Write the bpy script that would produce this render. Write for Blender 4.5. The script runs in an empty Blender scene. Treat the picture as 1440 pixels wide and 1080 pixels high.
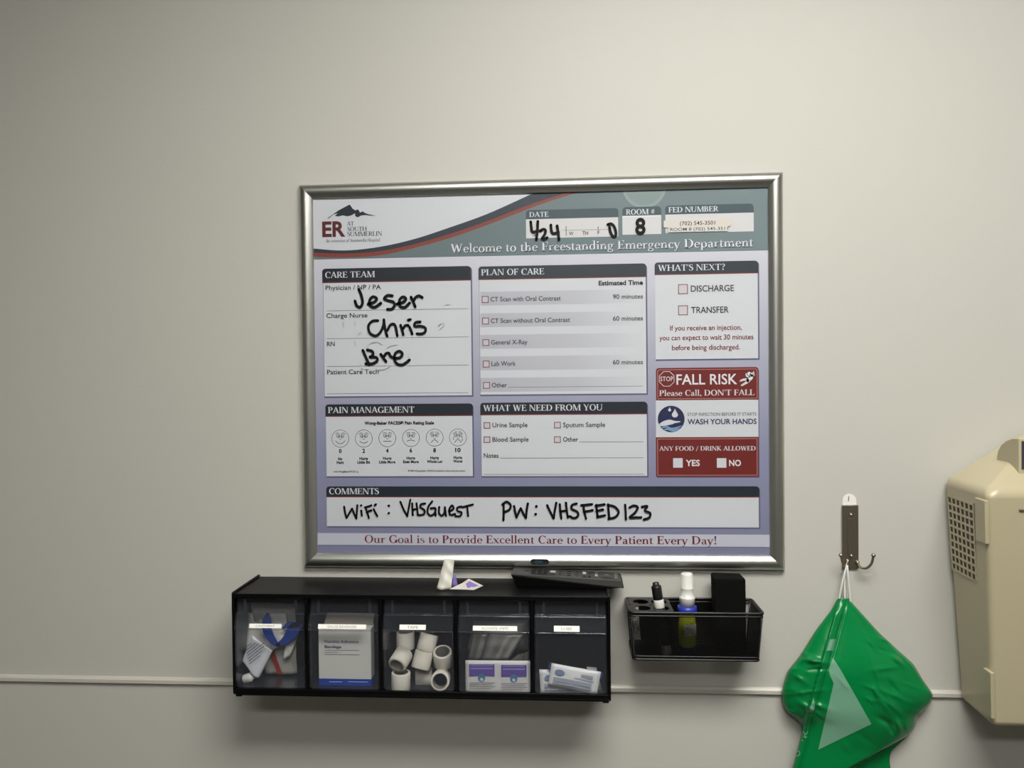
import bpy, math, random
from mathutils import Vector, Matrix
random.seed(4)
sc = bpy.context.scene
col = sc.collection

# ------------------------------------------------------------------ camera
Z0 = 1.17                                   # height above the floor of the whiteboard's lower edge
CAM = Vector((0.4473, 0.3285, 1.2962))      # x, height over the board's lower edge, distance from wall
FPX = 1081.0

def _rot(rx, ry, rz):
    Rz = Matrix.Rotation(rz, 3, 'Z'); Rx = Matrix.Rotation(rx, 3, 'X'); Ry = Matrix.Rotation(ry, 3, 'Y')
    return Rz @ Rx @ Ry
CR = _rot(0.0134, -0.0665, 0.0101)

def W(x, z, d):
    """wall coordinates (x along, z over the board's lower edge, d out of the wall) to world"""
    return Vector((x, -d, z + Z0))

cam_data = bpy.data.cameras.new('camera'); cam = bpy.data.objects.new('camera', cam_data); col.objects.link(cam)
cam_data.sensor_width = 36.0; cam_data.lens = FPX / 1440 * 36.0; cam_data.clip_start = 0.01
_b = CR.transposed()
_to = Matrix(((1, 0, 0), (0, 0, -1), (0, 1, 0)))      # (x, z, d) axes to world axes
cam.matrix_world = Matrix.Translation(W(*CAM)) @ (_to @ _b).to_4x4()
sc.camera = cam

# ------------------------------------------------------------------ exposure and world
sc.view_settings.view_transform = 'Standard'; sc.view_settings.look = 'None'
sc.view_settings.gamma = 1.0; sc.view_settings.use_curve_mapping = False
sc.view_settings.exposure = 0.0
wd = bpy.data.worlds.new('world'); sc.world = wd; wd.use_nodes = True
wd.node_tree.nodes['Background'].inputs[0].default_value = (0.8, 0.8, 0.75, 1)
wd.node_tree.nodes['Background'].inputs[1].default_value = 0.05

CEIL = 2.62
# recessed ceiling lamps: x, distance from wall, half width, half depth, strength
LAMPS = [(0.30, 2.45, 0.60, 0.16, 25.0), (0.82, 1.20, 0.60, 0.30, 25.5)]
LAMP_COLOR = (1.0, 0.985, 0.925)

# ------------------------------------------------------------------ materials
def lin(h):
    h = h.lstrip('#'); c = [int(h[i:i+2], 16) / 255 for i in (0, 2, 4)]
    return tuple(v / 12.92 if v <= .04045 else ((v + .055) / 1.055) ** 2.4 for v in c) + (1,)
MATS = {}
def ink(name, h):
    c = lin(h); k = (0.76, 0.775, 0.81) if name.startswith(('print_', 'label_')) else (1, 1, 1)
    return tuple(v * w for v, w in zip(c, k)) + (1,)
def mat(name, color, rough=0.5, metal=0.0, spec=0.5, bump=0.0, bscale=200.0, var=0.0, vscale=20.0, coat=0.0, emit=0.0, trans=0.0):
    if name in MATS: return MATS[name]
    if isinstance(color, str): color = ink(name, color)
    m = bpy.data.materials.new(name); m.use_nodes = True; nt = m.node_tree; b = nt.nodes['Principled BSDF']
    c = lin(color) if isinstance(color, str) else color
    b.inputs['Base Color'].default_value = c; b.inputs['Roughness'].default_value = rough
    b.inputs['Metallic'].default_value = metal; b.inputs['Specular IOR Level'].default_value = spec
    b.inputs['Coat Weight'].default_value = coat; b.inputs['Coat Roughness'].default_value = 0.05
    tc = nt.nodes.new('ShaderNodeTexCoord')
    if var:
        n = nt.nodes.new('ShaderNodeTexNoise'); n.inputs['Scale'].default_value = vscale; n.inputs['Detail'].default_value = 4
        nt.links.new(tc.outputs['Object'], n.inputs['Vector'])
        mx = nt.nodes.new('ShaderNodeMix'); mx.data_type = 'RGBA'
        mx.inputs[6].default_value = tuple(v * (1 - var) for v in c[:3]) + (1,); mx.inputs[7].default_value = tuple(min(1, v * (1 + var)) for v in c[:3]) + (1,)
        nt.links.new(n.outputs['Fac'], mx.inputs[0]); nt.links.new(mx.outputs[2], b.inputs['Base Color'])
    if bump:
        n = nt.nodes.new('ShaderNodeTexNoise'); n.inputs['Scale'].default_value = bscale; n.inputs['Detail'].default_value = 3
        nt.links.new(tc.outputs['Object'], n.inputs['Vector'])
        bp = nt.nodes.new('ShaderNodeBump'); bp.inputs['Strength'].default_value = bump; bp.inputs['Distance'].default_value = 0.002
        nt.links.new(n.outputs['Fac'], bp.inputs['Height']); nt.links.new(bp.outputs['Normal'], b.inputs['Normal'])
    if emit:
        b.inputs['Emission Color'].default_value = c; b.inputs['Emission Strength'].default_value = emit
    if trans: b.inputs['Transmission Weight'].default_value = trans
    MATS[name] = m
    return m

def clear_mat(name, tint, base, edge, rough=0.04, gloss=(1, 1, 1, 1), haze=0.0):
    """clear plastic sheet: lets light through, mirrors a little, more at a grazing view"""
    m = bpy.data.materials.new(name); m.use_nodes = True; nt = m.node_tree; nt.nodes.clear()
    out = nt.nodes.new('ShaderNodeOutputMaterial'); mx = nt.nodes.new('ShaderNodeMixShader')
    t = nt.nodes.new('ShaderNodeBsdfTransparent'); t.inputs[0].default_value = tint
    g = nt.nodes.new('ShaderNodeBsdfGlossy'); g.inputs['Roughness'].default_value = rough; g.inputs[0].default_value = gloss
    lw = nt.nodes.new('ShaderNodeLayerWeight'); lw.inputs[0].default_value = 0.5
    p = nt.nodes.new('ShaderNodeMath'); p.operation = 'POWER'; p.inputs[1].default_value = 4.0
    ma = nt.nodes.new('ShaderNodeMath'); ma.operation = 'MULTIPLY_ADD'; ma.inputs[1].default_value = edge; ma.inputs[2].default_value = base
    nt.links.new(lw.outputs['Facing'], p.inputs[0]); nt.links.new(p.outputs[0], ma.inputs[0]); nt.links.new(ma.outputs[0], mx.inputs[0])
    nt.links.new(t.outputs[0], mx.inputs[1]); nt.links.new(g.outputs[0], mx.inputs[2]); last = mx.outputs[0]
    if haze:
        df = nt.nodes.new('ShaderNodeBsdfDiffuse'); df.inputs[0].default_value = (0.62, 0.66, 0.78, 1); hz = nt.nodes.new('ShaderNodeMixShader'); hz.inputs[0].default_value = haze
        nt.links.new(last, hz.inputs[1]); nt.links.new(df.outputs[0], hz.inputs[2]); last = hz.outputs[0]
    nt.links.new(last, out.inputs[0])
    MATS[name] = m
    return m

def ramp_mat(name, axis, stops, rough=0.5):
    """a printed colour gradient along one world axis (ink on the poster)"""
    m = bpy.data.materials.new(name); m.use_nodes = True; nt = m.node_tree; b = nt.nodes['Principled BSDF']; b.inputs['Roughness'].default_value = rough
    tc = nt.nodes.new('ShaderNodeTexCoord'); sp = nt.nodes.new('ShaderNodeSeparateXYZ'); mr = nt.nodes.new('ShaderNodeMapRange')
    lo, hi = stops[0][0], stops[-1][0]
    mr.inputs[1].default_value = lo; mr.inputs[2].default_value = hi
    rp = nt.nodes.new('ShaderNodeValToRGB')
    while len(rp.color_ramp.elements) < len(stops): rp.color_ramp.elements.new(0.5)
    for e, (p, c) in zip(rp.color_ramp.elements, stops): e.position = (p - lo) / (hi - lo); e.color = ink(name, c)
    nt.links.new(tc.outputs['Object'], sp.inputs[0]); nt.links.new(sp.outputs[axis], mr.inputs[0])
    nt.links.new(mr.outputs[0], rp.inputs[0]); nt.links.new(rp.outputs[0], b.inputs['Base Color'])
    MATS[name] = m
    return m

WALL = mat('wall_paint', '#b9b7b0', 0.55, bump=0.12, bscale=420, var=0.012, vscale=3)
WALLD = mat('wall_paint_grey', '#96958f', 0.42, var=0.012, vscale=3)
RAIL = mat('rail_vinyl', '#bbb7ae', 0.4)
CEILM = mat('ceiling_tile', '#a5a39c', 0.9, bump=0.3, bscale=150)
FLOORM = mat('floor_vinyl', '#45423c', 0.35, var=0.1, vscale=30)
BLACK = mat('black_plastic', '#050506', 0.42, spec=0.18)
BLACKM = mat('black_matte', '#0b0b0c', 0.6, bump=0.2, bscale=900)
ALU = mat('brushed_aluminium', '#bdbdb8', 0.36, metal=1.0)
CHROME = mat('dark_chrome', '#a49a8c', 0.24, metal=0.9)
WHITEP = mat('white_plastic', '#cfcec9', 0.35)
PAPER = mat('white_paper', '#f4f2ec', 0.6)
INK = mat('marker_ink', '#070708', 0.6, spec=0.2)
SMUDGE = mat('marker_smudge', '#b2b3b3', 0.5)
CLEAR = clear_mat('clear_plastic', (0.93, 0.935, 0.95, 1), 0.03, 0.5, 0.1, haze=0.016)  # haze: pale diffuse veil, in part painted for room reflections on the bins
COVER = clear_mat('clear_cover', (0.99, 0.99, 0.99, 1), 0.02, 0.9, 0.02)

# ------------------------------------------------------------------ mesh building
class MB:
    def __init__(s): s.v = []; s.f = []; s.m = []; s.mats = []; s.sm = []
    def mi(s, m):
        if m not in s.mats: s.mats.append(m)
        return s.mats.index(m)
    def add(s, vs, fs, m, smooth=False):
        o = len(s.v); s.v += [Vector(p) for p in vs]; k = s.mi(m)
        for f in fs: s.f.append([o + i for i in f]); s.m.append(k); s.sm.append(smooth)
    def box(s, x0, x1, z0, z1, d0, d1, m):
        p = [W(x, z, d) for d in (d0, d1) for z in (z0, z1) for x in (x0, x1)]
        s.add(p, [(0, 1, 3, 2), (5, 4, 6, 7), (4, 0, 2, 6), (1, 5, 7, 3), (2, 3, 7, 6), (4, 5, 1, 0)], m)
    def hexa(s, q0, q1, m):
        """solid between two quads (lists of four world points)"""
        s.add(list(q0) + list(q1), [(3, 2, 1, 0), (4, 5, 6, 7), (0, 1, 5, 4), (1, 2, 6, 5), (2, 3, 7, 6), (3, 0, 4, 7)], m)
    def prism(s, pts, off, m):
        """polygon of world points, extruded by a vector"""
        n = len(pts); off = Vector(off)
        s.add(list(pts) + [Vector(p) + off for p in pts], [list(range(n))[::-1], list(range(n, 2 * n))] + [(i, (i + 1) % n, n + (i + 1) % n, n + i) for i in range(n)], m)
    def lathe(s, base, axis, prof, m, n=28, smooth=True):
        """prof: list of (radius, height) along axis from base"""
        a = Vector(axis).normalized(); u = a.orthogonal().normalized(); w = a.cross(u); base = Vector(base)
        vs = []; fs = []
        for r, h in prof:
            for k in range(n):
                t = 2 * math.pi * k / n; vs.append(base + a * h + (u * math.cos(t) + w * math.sin(t)) * r)
        for j in range(len(prof) - 1):
            for k in range(n):
                fs.append((j * n + k, j * n + (k + 1) % n, (j + 1) * n + (k + 1) % n, (j + 1) * n + k))
        s.add(vs, fs, m, smooth)
        o = len(s.v) - len(vs)
        for j, flip in ((0, True), (len(prof) - 1, False)):
            if prof[j][0] > 1e-6:
                ring = [o + j * n + k for k in range(n)]
                s.f.append(ring[::-1] if flip else ring); s.m.append(s.mi(m)); s.sm.append(False)
    def tube(s, pts, r, m, n=10, closed=False):
        pts = [Vector(p) for p in pts]; N = len(pts); vs = []; fs = []
        rr = r if isinstance(r, (list, tuple)) else [r] * N
        prev = None
        for i, p in enumerate(pts):
            if closed: t = pts[(i + 1) % N] - pts[i - 1]
            else: t = pts[min(i + 1, N - 1)] - pts[max(i - 1, 0)]
            t.normalize()
            u = t.orthogonal().normalized() if prev is None else (prev - t * prev.dot(t)).normalized()
            prev = u; w = t.cross(u)
            for k in range(n):
                a = 2 * math.pi * k / n; vs.append(p + (u * math.cos(a) + w * math.sin(a)) * rr[i])
        for j in range(N if closed else N - 1):
            for k in range(n):
                fs.append((j * n + k, j * n + (k + 1) % n, ((j + 1) % N) * n + (k + 1) % n, ((j + 1) % N) * n + k))
        if not closed: fs += [tuple(range(n))[::-1], tuple((N - 1) * n + k for k in range(n))]
        s.add(vs, fs, m, True)
    def ball(s, c, r, m, n=12):
        c = Vector(c); prof = [(r * math.sin(math.pi * j / n), -r * math.cos(math.pi * j / n)) for j in range(n + 1)]
        prof[0] = (r * .02, -r); prof[-1] = (r * .02, r)
        s.lathe(c, (0, 0, 1), prof, m, 16)
    def build(s, name, parent=None, bevel=0.0, seg=2, auto=False):
        me = bpy.data.meshes.new(name); me.from_pydata([tuple(p) for p in s.v], [], s.f); me.validate(clean_customdata=False)
        for m in s.mats: me.materials.append(m)
        if len(me.polygons) == len(s.f):
            for p, k, q in zip(me.polygons, s.m, s.sm): p.material_index = k; p.use_smooth = q
        o = bpy.data.objects.new(name, me); col.objects.link(o)
        if parent is not None:
            o.parent = parent
            o.matrix_parent_inverse = Matrix.Translation(-parent.location)
        if bevel:
            b = o.modifiers.new('bevel', 'BEVEL'); b.width = bevel; b.segments = seg; b.limit_method = 'ANGLE'; b.angle_limit = math.radians(40)
            for p in me.polygons: p.use_smooth = True
            try: b.harden_normals = True
            except Exception: pass
        return o

def thing(name, label, cat, loc, group=None):
    o = bpy.data.objects.new(name, None); o.empty_display_size = 0.03; o.location = loc; col.objects.link(o)
    o['label'] = label; o['category'] = cat
    if group: o['group'] = group
    return o
def tag(o, label, cat, group=None):
    o['label'] = label; o['category'] = cat
    if group: o['group'] = group
    return o
def struct(o): o['kind'] = 'structure'; return o

# point measured in the photograph, taken back onto a plane of the room
def _ray(px, py): return CR.transposed() @ Vector(((px - 720) / FPX, -(py - 540) / FPX, -1.0))
def at(px, py, d):
    v = _ray(px, py); t = (d - CAM.z) / v.z; p = CAM + v * t
    return p.x, p.y
def atz(px, py, z):
    v = _ray(px, py); t = (z - CAM.y) / v.y; p = CAM + v * t
    return p.x, p.y, p.z
def atx(px, py, x):
    v = _ray(px, py); t = (x - CAM.x) / v.x; p = CAM + v * t
    return p.x, p.y, p.z
def P(px, py, d):
    x, z = at(px, py, d); return W(x, z, d)

def smooth_line(pts, sub=6):
    if len(pts) < 3: return [Vector(p) for p in pts]
    pts = [Vector(p) for p in pts]; q = [2 * pts[0] - pts[1]] + pts + [2 * pts[-1] - pts[-2]]; out = []
    for i in range(1, len(q) - 2):
        for k in range(sub):
            t = k / sub; a, b, c, d = q[i - 1], q[i], q[i + 1], q[i + 2]
            out.append(0.5 * ((2 * b) + (c - a) * t + (2 * a - 5 * b + 4 * c - d) * t * t + (3 * b - a - 3 * c + d) * t ** 3))
    return out + [pts[-1]]

def ribbon_polys(pts, w, sub=6):
    """flat marker stroke: list of polygons. pts 2D; w a width or one width per point"""
    if isinstance(w, (int, float)): pp = [Vector((p[0], p[1], w)) for p in pts]
    else: pp = [Vector((p[0], p[1], q)) for p, q in zip(pts, w)]
    s = smooth_line(pp, sub); L = []; R_ = []
    for i, p in enumerate(s):
        a = s[max(i - 1, 0)]; b = s[min(i + 1, len(s) - 1)]; t = Vector((b.x - a.x, b.y - a.y))
        if t.length < 1e-9: t = Vector((1, 0))
        t.normalize(); n = Vector((-t.y, t.x)) * p.z / 2
        L.append((p.x + n.x, p.y + n.y)); R_.append((p.x - n.x, p.y - n.y))
    out = [[L[i], R_[i], R_[i + 1], L[i + 1]] for i in range(len(s) - 1)]
    for p in (s[0], s[-1]):
        out.append([(p.x + p.z / 2 * math.cos(k * math.pi / 5), p.y + p.z / 2 * math.sin(k * math.pi / 5)) for k in range(10)])
    return out

# ------------------------------------------------------------------ lettering
_fc = {}
def sans_polys(txt, bold=0.0):
    key = (txt, bold)
    if key in _fc: return _fc[key]
    cu = bpy.data.curves.new('lettering', 'FONT'); cu.body = txt; cu.size = 1.0; cu.resolution_u = 3; cu.offset = bold; cu.fill_mode = 'FRONT'
    ob = bpy.data.objects.new('lettering', cu); col.objects.link(ob); bpy.context.view_layer.update()
    me = bpy.data.meshes.new_from_object(ob.evaluated_get(bpy.context.evaluated_depsgraph_get()))
    vs = [(v.co.x, v.co.y) for v in me.vertices]; fs = [tuple(p.vertices) for p in me.polygons]
    bpy.data.objects.remove(ob); bpy.data.curves.remove(cu); bpy.data.meshes.remove(me)
    _fc[key] = (vs, fs); return _fc[key]
_h = sans_polys('H'); CAPH = max(v[1] for v in _h[0])

TT, tt, SH = 0.15, 0.062, 0.05
def _ring(cx, cy, rx, ry, a0, a1, wx=None, wy=None, n=20):
    wx = TT if wx is None else wx; wy = tt if wy is None else wy; out = []
    for k in range(n):
        A = math.radians(a0 + (a1 - a0) * k / n); B = math.radians(a0 + (a1 - a0) * (k + 1) / n)
        f = lambda a, r, q: (cx + r * math.cos(a), cy + q * math.sin(a))
        out.append([f(A, rx, ry), f(B, rx, ry), f(B, rx - wx, ry - wy), f(A, rx - wx, ry - wy)])
    return out
def _rect(x0, x1, y0, y1): return [[(x0, y0), (x1, y0), (x1, y1), (x0, y1)]]
def _s(x, y0=0, y1=1, bot=(.07, .07), top=(.07, .07), w=None):
    w = TT if w is None else w; o = _rect(x - w / 2, x + w / 2, y0, y1)
    if bot: o += _rect(x - w / 2 - bot[0], x + w / 2 + bot[1], y0, y0 + SH)
    if top: o += _rect(x - w / 2 - top[0], x + w / 2 + top[1], y1 - SH, y1)
    return o
def _d(x0, y0, x1, y1, w): return [[(x0 - w / 2, y0), (x0 + w / 2, y0), (x1 + w / 2, y1), (x1 - w / 2, y1)]]
def _b(x0, x1, y, w=None): w = tt if w is None else w; return _rect(x0, x1, y - w / 2, y + w / 2)
def _f(x, y, l=.12, r=.12): return _rect(x - l, x + r, y, y + SH) if y < .3 else _rect(x - l, x + r, y - SH, y)
def _c(*p): return ribbon_polys([(q[0], q[1]) for q in p], [q[2] for q in p], 4)
def _dot(x, y, r): return [[(x + r * math.cos(k * math.pi / 6), y + r * math.sin(k * math.pi / 6)) for k in range(12)]]
def _tk(x, y0, y1, w=.05): return _rect(x - w, x, y0, y1)
_bowlP = lambda: _b(.15, .32, .97) + _b(.15, .32, .47) + _ring(.3, .72, .27, .28, -90, 90)
_arch = lambda x: _c((x - .29 + .04, .42, .05), (x - .2, .57, .06), (x - .09, .6, .09), (x, .46, .12))
_V = lambda: _d(.26, 0, .09, .63, .13) + _d(.26, 0, .44, .63, .055) + _f(.09, .63, .1, .11) + _f(.44, .63, .08, .08)
_Scurve = ((.41, .76, .05), (.38, .93, .05), (.25, .98, .06), (.11, .88, .1), (.11, .7, .13), (.25, .55, .16), (.4, .42, .15), (.43, .22, .12), (.32, .05, .07), (.2, .02, .05), (.07, .08, .05), (.05, .26, .05))
SERIF = {
 'A': (.72, lambda: _d(.07, 0, .36, 1, .07) + _d(.63, 0, .35, 1, TT) + _b(.15, .55, .33) + _f(.07, 0, .09, .1) + _f(.63, 0, .13, .11)),
 'B': (.64, lambda: _s(.15) + _b(.15, .32, .97) + _b(.15, .34, .52) + _b(.15, .34, .03) + _ring(.3, .74, .23, .26, -90, 90) + _ring(.31, .27, .28, .28, -90, 90)),
 'C': (.68, lambda: _ring(.38, .5, .35, .52, 48, 312) + _tk(.65, .68, .98)),
 'D': (.77, lambda: _s(.15) + _b(.15, .35, .97) + _b(.15, .35, .03) + _ring(.33, .5, .39, .5, -90, 90)),
 'E': (.6, lambda: _s(.15) + _b(.15, .52, .97) + _b(.15, .42, .52) + _b(.15, .56, .03) + _tk(.53, .78, 1) + _tk(.44, .42, .62) + _tk(.57, 0, .24)),
 'F': (.56, lambda: _s(.15) + _b(.15, .52, .97) + _b(.15, .42, .5) + _tk(.53, .76, 1) + _tk(.44, .4, .6)),
 'G': (.76, lambda: _ring(.38, .5, .35, .52, 48, 325) + _tk(.65, .68, .98) + _s(.64, .04, .42, None)),
 'H': (.82, lambda: _s(.15) + _s(.67) + _b(.15, .67, .52)),
 'I': (.34, lambda: _s(.17)),
 'K': (.72, lambda: _s(.15) + _d(.2, .42, .54, 1, .07) + _d(.62, 0, .28, .55, TT) + _f(.54, 1, .1, .1) + _f(.62, 0, .1, .1)),
 'L': (.58, lambda: _s(.15) + _b(.15, .54, .03) + _tk(.56, 0, .26)),
 'M': (.96, lambda: _s(.12, w=.06) + _d(.47, 0, .17, 1, TT) + _d(.47, 0, .78, 1, .055) + _s(.82)),
 'N': (.8, lambda: _s(.12, w=.06) + _d(.65, 0, .15, 1, TT) + _s(.67, 0, 1, None, w=.06)),
 'O': (.8, lambda: _ring(.4, .5, .37, .52, 0, 360, n=30)),
 'P': (.6, lambda: _s(.15) + _bowlP()),
 'R': (.68, lambda: _s(.15) + _bowlP() + _d(.6, 0, .33, .48, TT) + _f(.6, 0, .08, .12)),
 'S': (.5, lambda: _c(*_Scurve)),
 'T': (.66, lambda: _s(.33, 0, 1, top=None) + _b(.04, .62, .97) + _tk(.08, .76, 1) + _tk(.63, .76, 1)),
 'U': (.78, lambda: _s(.15, .33, 1, None) + _s(.64, .33, 1, None, w=.06) + _ring(.37, .34, .3, .36, 180, 360, .1, .07)),
 'W': (1.02, lambda: _d(.32, 0, .12, 1, TT) + _d(.32, 0, .5, 1, .06) + _d(.7, 0, .5, 1, TT) + _d(.7, 0, .9, 1, .06) + _f(.12, 1, .12, .13) + _f(.5, 1, .12, .1) + _f(.9, 1, .1, .1)),
 'X': (.72, lambda: _d(.6, 0, .12, 1, TT) + _d(.1, 0, .58, 1, .06) + _f(.6, 0) + _f(.12, 1) + _f(.1, 0, .1, .1) + _f(.58, 1, .1, .1)),
 'Y': (.7, lambda: _s(.35, 0, .46, top=None) + _d(.35, .42, .11, 1, TT) + _d(.35, .42, .6, 1, .06) + _f(.11, 1, .12, .12) + _f(.6, 1, .1, .1)),
 'a': (.5, lambda: _c((.09, .48, .08), (.2, .6, .06), (.33, .53, .11), (.35, .38, .12), (.35, .1, .12), (.42, .02, .06), (.49, .05, .04)) + _c((.35, .36, .05), (.2, .32, .06), (.1, .2, .12), (.13, .06, .1), (.23, .02, .06), (.35, .12, .05))),
 'c': (.47, lambda: _ring(.28, .31, .24, .33, 40, 318, .12, .055)),
 'd': (.58, lambda: _ring(.27, .31, .23, .33, 40, 320, .12, .055) + _s(.44, 0, 1.05, (0, .07), (.09, 0), .12)),
 'e': (.49, lambda: _ring(.26, .31, .23, .33, 0, 318, .12, .055) + _b(.1, .47, .35, .05)),
 'f': (.36, lambda: _s(.16, 0, .85, top=None, w=.12) + _c((.16, .8, .12), (.19, .98, .1), (.28, 1.04, .06), (.37, .99, .09)) + _b(.03, .32, .61, .055)),
 'g': (.52, lambda: _ring(.24, .42, .19, .22, 0, 360, .1, .05) + _ring(.25, -.13, .23, .19, 0, 360, .07, .06) + _c((.14, .24, .05), (.1, .12, .08), (.28, .06, .08)) + _c((.36, .57, .05), (.5, .6, .07))),
 'h': (.6, lambda: _s(.14, 0, 1.05, top=(.08, 0), w=.12) + _arch(.45) + _s(.45, 0, .5, top=None, w=.12)),
 'i': (.29, lambda: _s(.145, 0, .62, top=(.08, 0), w=.12) + _dot(.14, .87, .085)),
 'l': (.29, lambda: _s(.145, 0, 1.05, top=(.08, 0), w=.12)),
 'm': (.9, lambda: _s(.14, 0, .62, top=(.08, 0), w=.12) + _arch(.45) + _s(.45, 0, .5, top=None, w=.12) + _arch(.76) + _s(.76, 0, .5, top=None, w=.12)),
 'n': (.6, lambda: _s(.14, 0, .62, top=(.08, 0), w=.12) + _arch(.45) + _s(.45, 0, .5, top=None, w=.12)),
 'o': (.54, lambda: _ring(.27, .31, .25, .34, 0, 360, .12, .055, 24)),
 'p': (.58, lambda: _s(.14, -.34, .62, top=(.08, 0), w=.12) + _ring(.31, .31, .23, .33, -140, 140, .12, .055)),
 'r': (.42, lambda: _s(.14, 0, .62, top=(.08, 0), w=.12) + _c((.17, .4, .05), (.25, .56, .07), (.36, .57, .11))),
 's': (.41, lambda: [[(x * .8, y * .63) for x, y in q] for q in _c(*_Scurve)]),
 't': (.35, lambda: _c((.15, .82, .03), (.15, .62, .1), (.15, .13, .12), (.21, .03, .08), (.32, .06, .04)) + _b(.03, .31, .61, .055)),
 'u': (.6, lambda: _s(.13, .14, .62, None, (.08, 0), .12) + _c((.13, .16, .12), (.2, .03, .08), (.31, .03, .06), (.44, .16, .05)) + _s(.44, 0, .62, (0, .08), (.08, 0), .12)),
 'v': (.52, _V),
 'x': (.52, lambda: _d(.43, 0, .1, .63, .13) + _d(.08, 0, .42, .63, .05) + _f(.43, 0, .1, .1) + _f(.1, .63, .1, .1) + _f(.08, 0, .08, .08) + _f(.42, .63, .08, .08)),
 'y': (.52, lambda: _V() + _c((.26, .03, .06), (.18, -.22, .06), (.07, -.3, .08))),
 "'": (.2, lambda: [[(.06, 1.02), (.15, 1.02), (.1, .68), (.07, .68)]]),
 ',': (.24, lambda: _dot(.12, .07, .085) + _c((.17, .07, .07), (.15, -.1, .05), (.08, -.19, .03))),
 '!': (.3, lambda: [[(.13, .28), (.17, .28), (.23, 1.02), (.07, 1.02)]] + _dot(.15, .08, .09)),
 '?': (.48, lambda: _c((.08, .8, .07), (.12, .96, .06), (.26, .99, .07), (.37, .82, .13), (.3, .6, .1), (.21, .46, .06), (.21, .28, .05)) + _dot(.21, .08, .09)),
 '/': (.4, lambda: _d(.06, -.1, .34, 1.02, .065)),
 '#': (.62, lambda: _d(.17, .1, .27, .95, .06) + _d(.36, .1, .46, .95, .06) + _b(.06, .55, .66, .06) + _b(.04, .53, .38, .06)),
 ' ': (.3, lambda: []),
}
def serif_polys(txt):
    if ('serif', txt) in _fc: return _fc[('serif', txt)]
    x = 0; vs = []; fs = []
    for ch in txt:
        adv, fn = SERIF[ch]
        for q in fn():
            o = len(vs); vs += [(p[0] + x, p[1]) for p in q]; fs.append(tuple(range(o, o + len(q))))
        x += adv
    _fc[('serif', txt)] = (vs, fs); return vs, fs

def put(mb, vf, x0, x1, z, cap, d, m, capsrc, slant=0.0, rise=0.0):
    vs, fs = vf
    a = min(v[0] for v in vs); b = max(v[0] for v in vs); k = (x1 - x0) / (b - a); h = cap / capsrc
    mb.add([W(x0 + (v[0] - a) * k + slant * v[1] * h, z + v[1] * h + rise * (v[0] - a) * k, d) for v in vs], fs, m)

# ------------------------------------------------------------------ room shell
RX0, RX1, RD = -2.0, 2.6, 4.6
def slab(name, x0, x1, z0, z1, d0, d1, m):
    b = MB(); b.box(x0, x1, z0 - Z0, z1 - Z0, d0, d1, m); return struct(b.build(name))
slab('wall_back', RX0 - .1, RX1 + .1, -0.1, CEIL + .1, -0.1, 0, WALL)
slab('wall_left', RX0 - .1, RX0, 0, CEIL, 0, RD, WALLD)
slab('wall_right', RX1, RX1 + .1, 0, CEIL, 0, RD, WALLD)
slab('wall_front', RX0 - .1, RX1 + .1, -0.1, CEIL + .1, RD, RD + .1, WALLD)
slab('floor', RX0, RX1, -0.1, 0, 0, RD, FLOORM)
slab('ceiling', RX0, RX1, CEIL, CEIL + .1, 0, RD, CEILM)
b = MB()   # vinyl edge strip where the wall covering stops
prof = [(0, -.1965), (.0035, -.1972), (.006, -.2005), (.006, -.2062), (.0045, -.2082), (0, -.2082)]
n = len(prof)
b.add([W(RX0, z, d) for d, z in prof] + [W(RX1, z, d) for d, z in prof], [(i, (i + 1) % n, n + (i + 1) % n, n + i) for i in range(n)] + [tuple(range(n)), tuple(range(2 * n - 1, n - 1, -1))], RAIL)
struct(b.build('trim_1'))

# ------------------------------------------------------------------ ceiling lamps
for i, (lx, ld, hw, hd, pw) in enumerate(LAMPS):
    t = thing('ceiling_light', ['long recessed ceiling light panel in the middle of the room', 'broad recessed ceiling light panel nearest the wall with the whiteboard'][i], 'light', (lx, -ld, CEIL))
    f = MB(); z1 = CEIL - Z0
    for a in ((-hw - .03, hw + .03, -hd - .03, -hd), (-hw - .03, hw + .03, hd, hd + .03), (-hw - .03, -hw, -hd, hd), (hw, hw + .03, -hd, hd)):
        f.box(lx + a[0], lx + a[1], z1 - .025, z1, ld + a[2], ld + a[3], WHITEP)
    f.build('frame', t)
    m = bpy.data.materials.new('lamp_diffuser'); m.use_nodes = True; nt = m.node_tree; nt.nodes.clear()
    e = nt.nodes.new('ShaderNodeEmission'); e.inputs[0].default_value = LAMP_COLOR + (1,); e.inputs[1].default_value = pw
    o = nt.nodes.new('ShaderNodeOutputMaterial'); nt.links.new(e.outputs[0], o.inputs[0])
    g = MB(); g.box(lx - hw, lx + hw, z1 - .015, z1 - .005, ld - hd, ld + hd, m); g.build('diffuser', t)

# ------------------------------------------------------------------ whiteboard
BW, BH = 0.8095, 0.6545
board = thing('whiteboard', 'silver framed whiteboard printed with care panels and filled in by hand in black marker', 'whiteboard', W(BW / 2, 0, 0))
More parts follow.
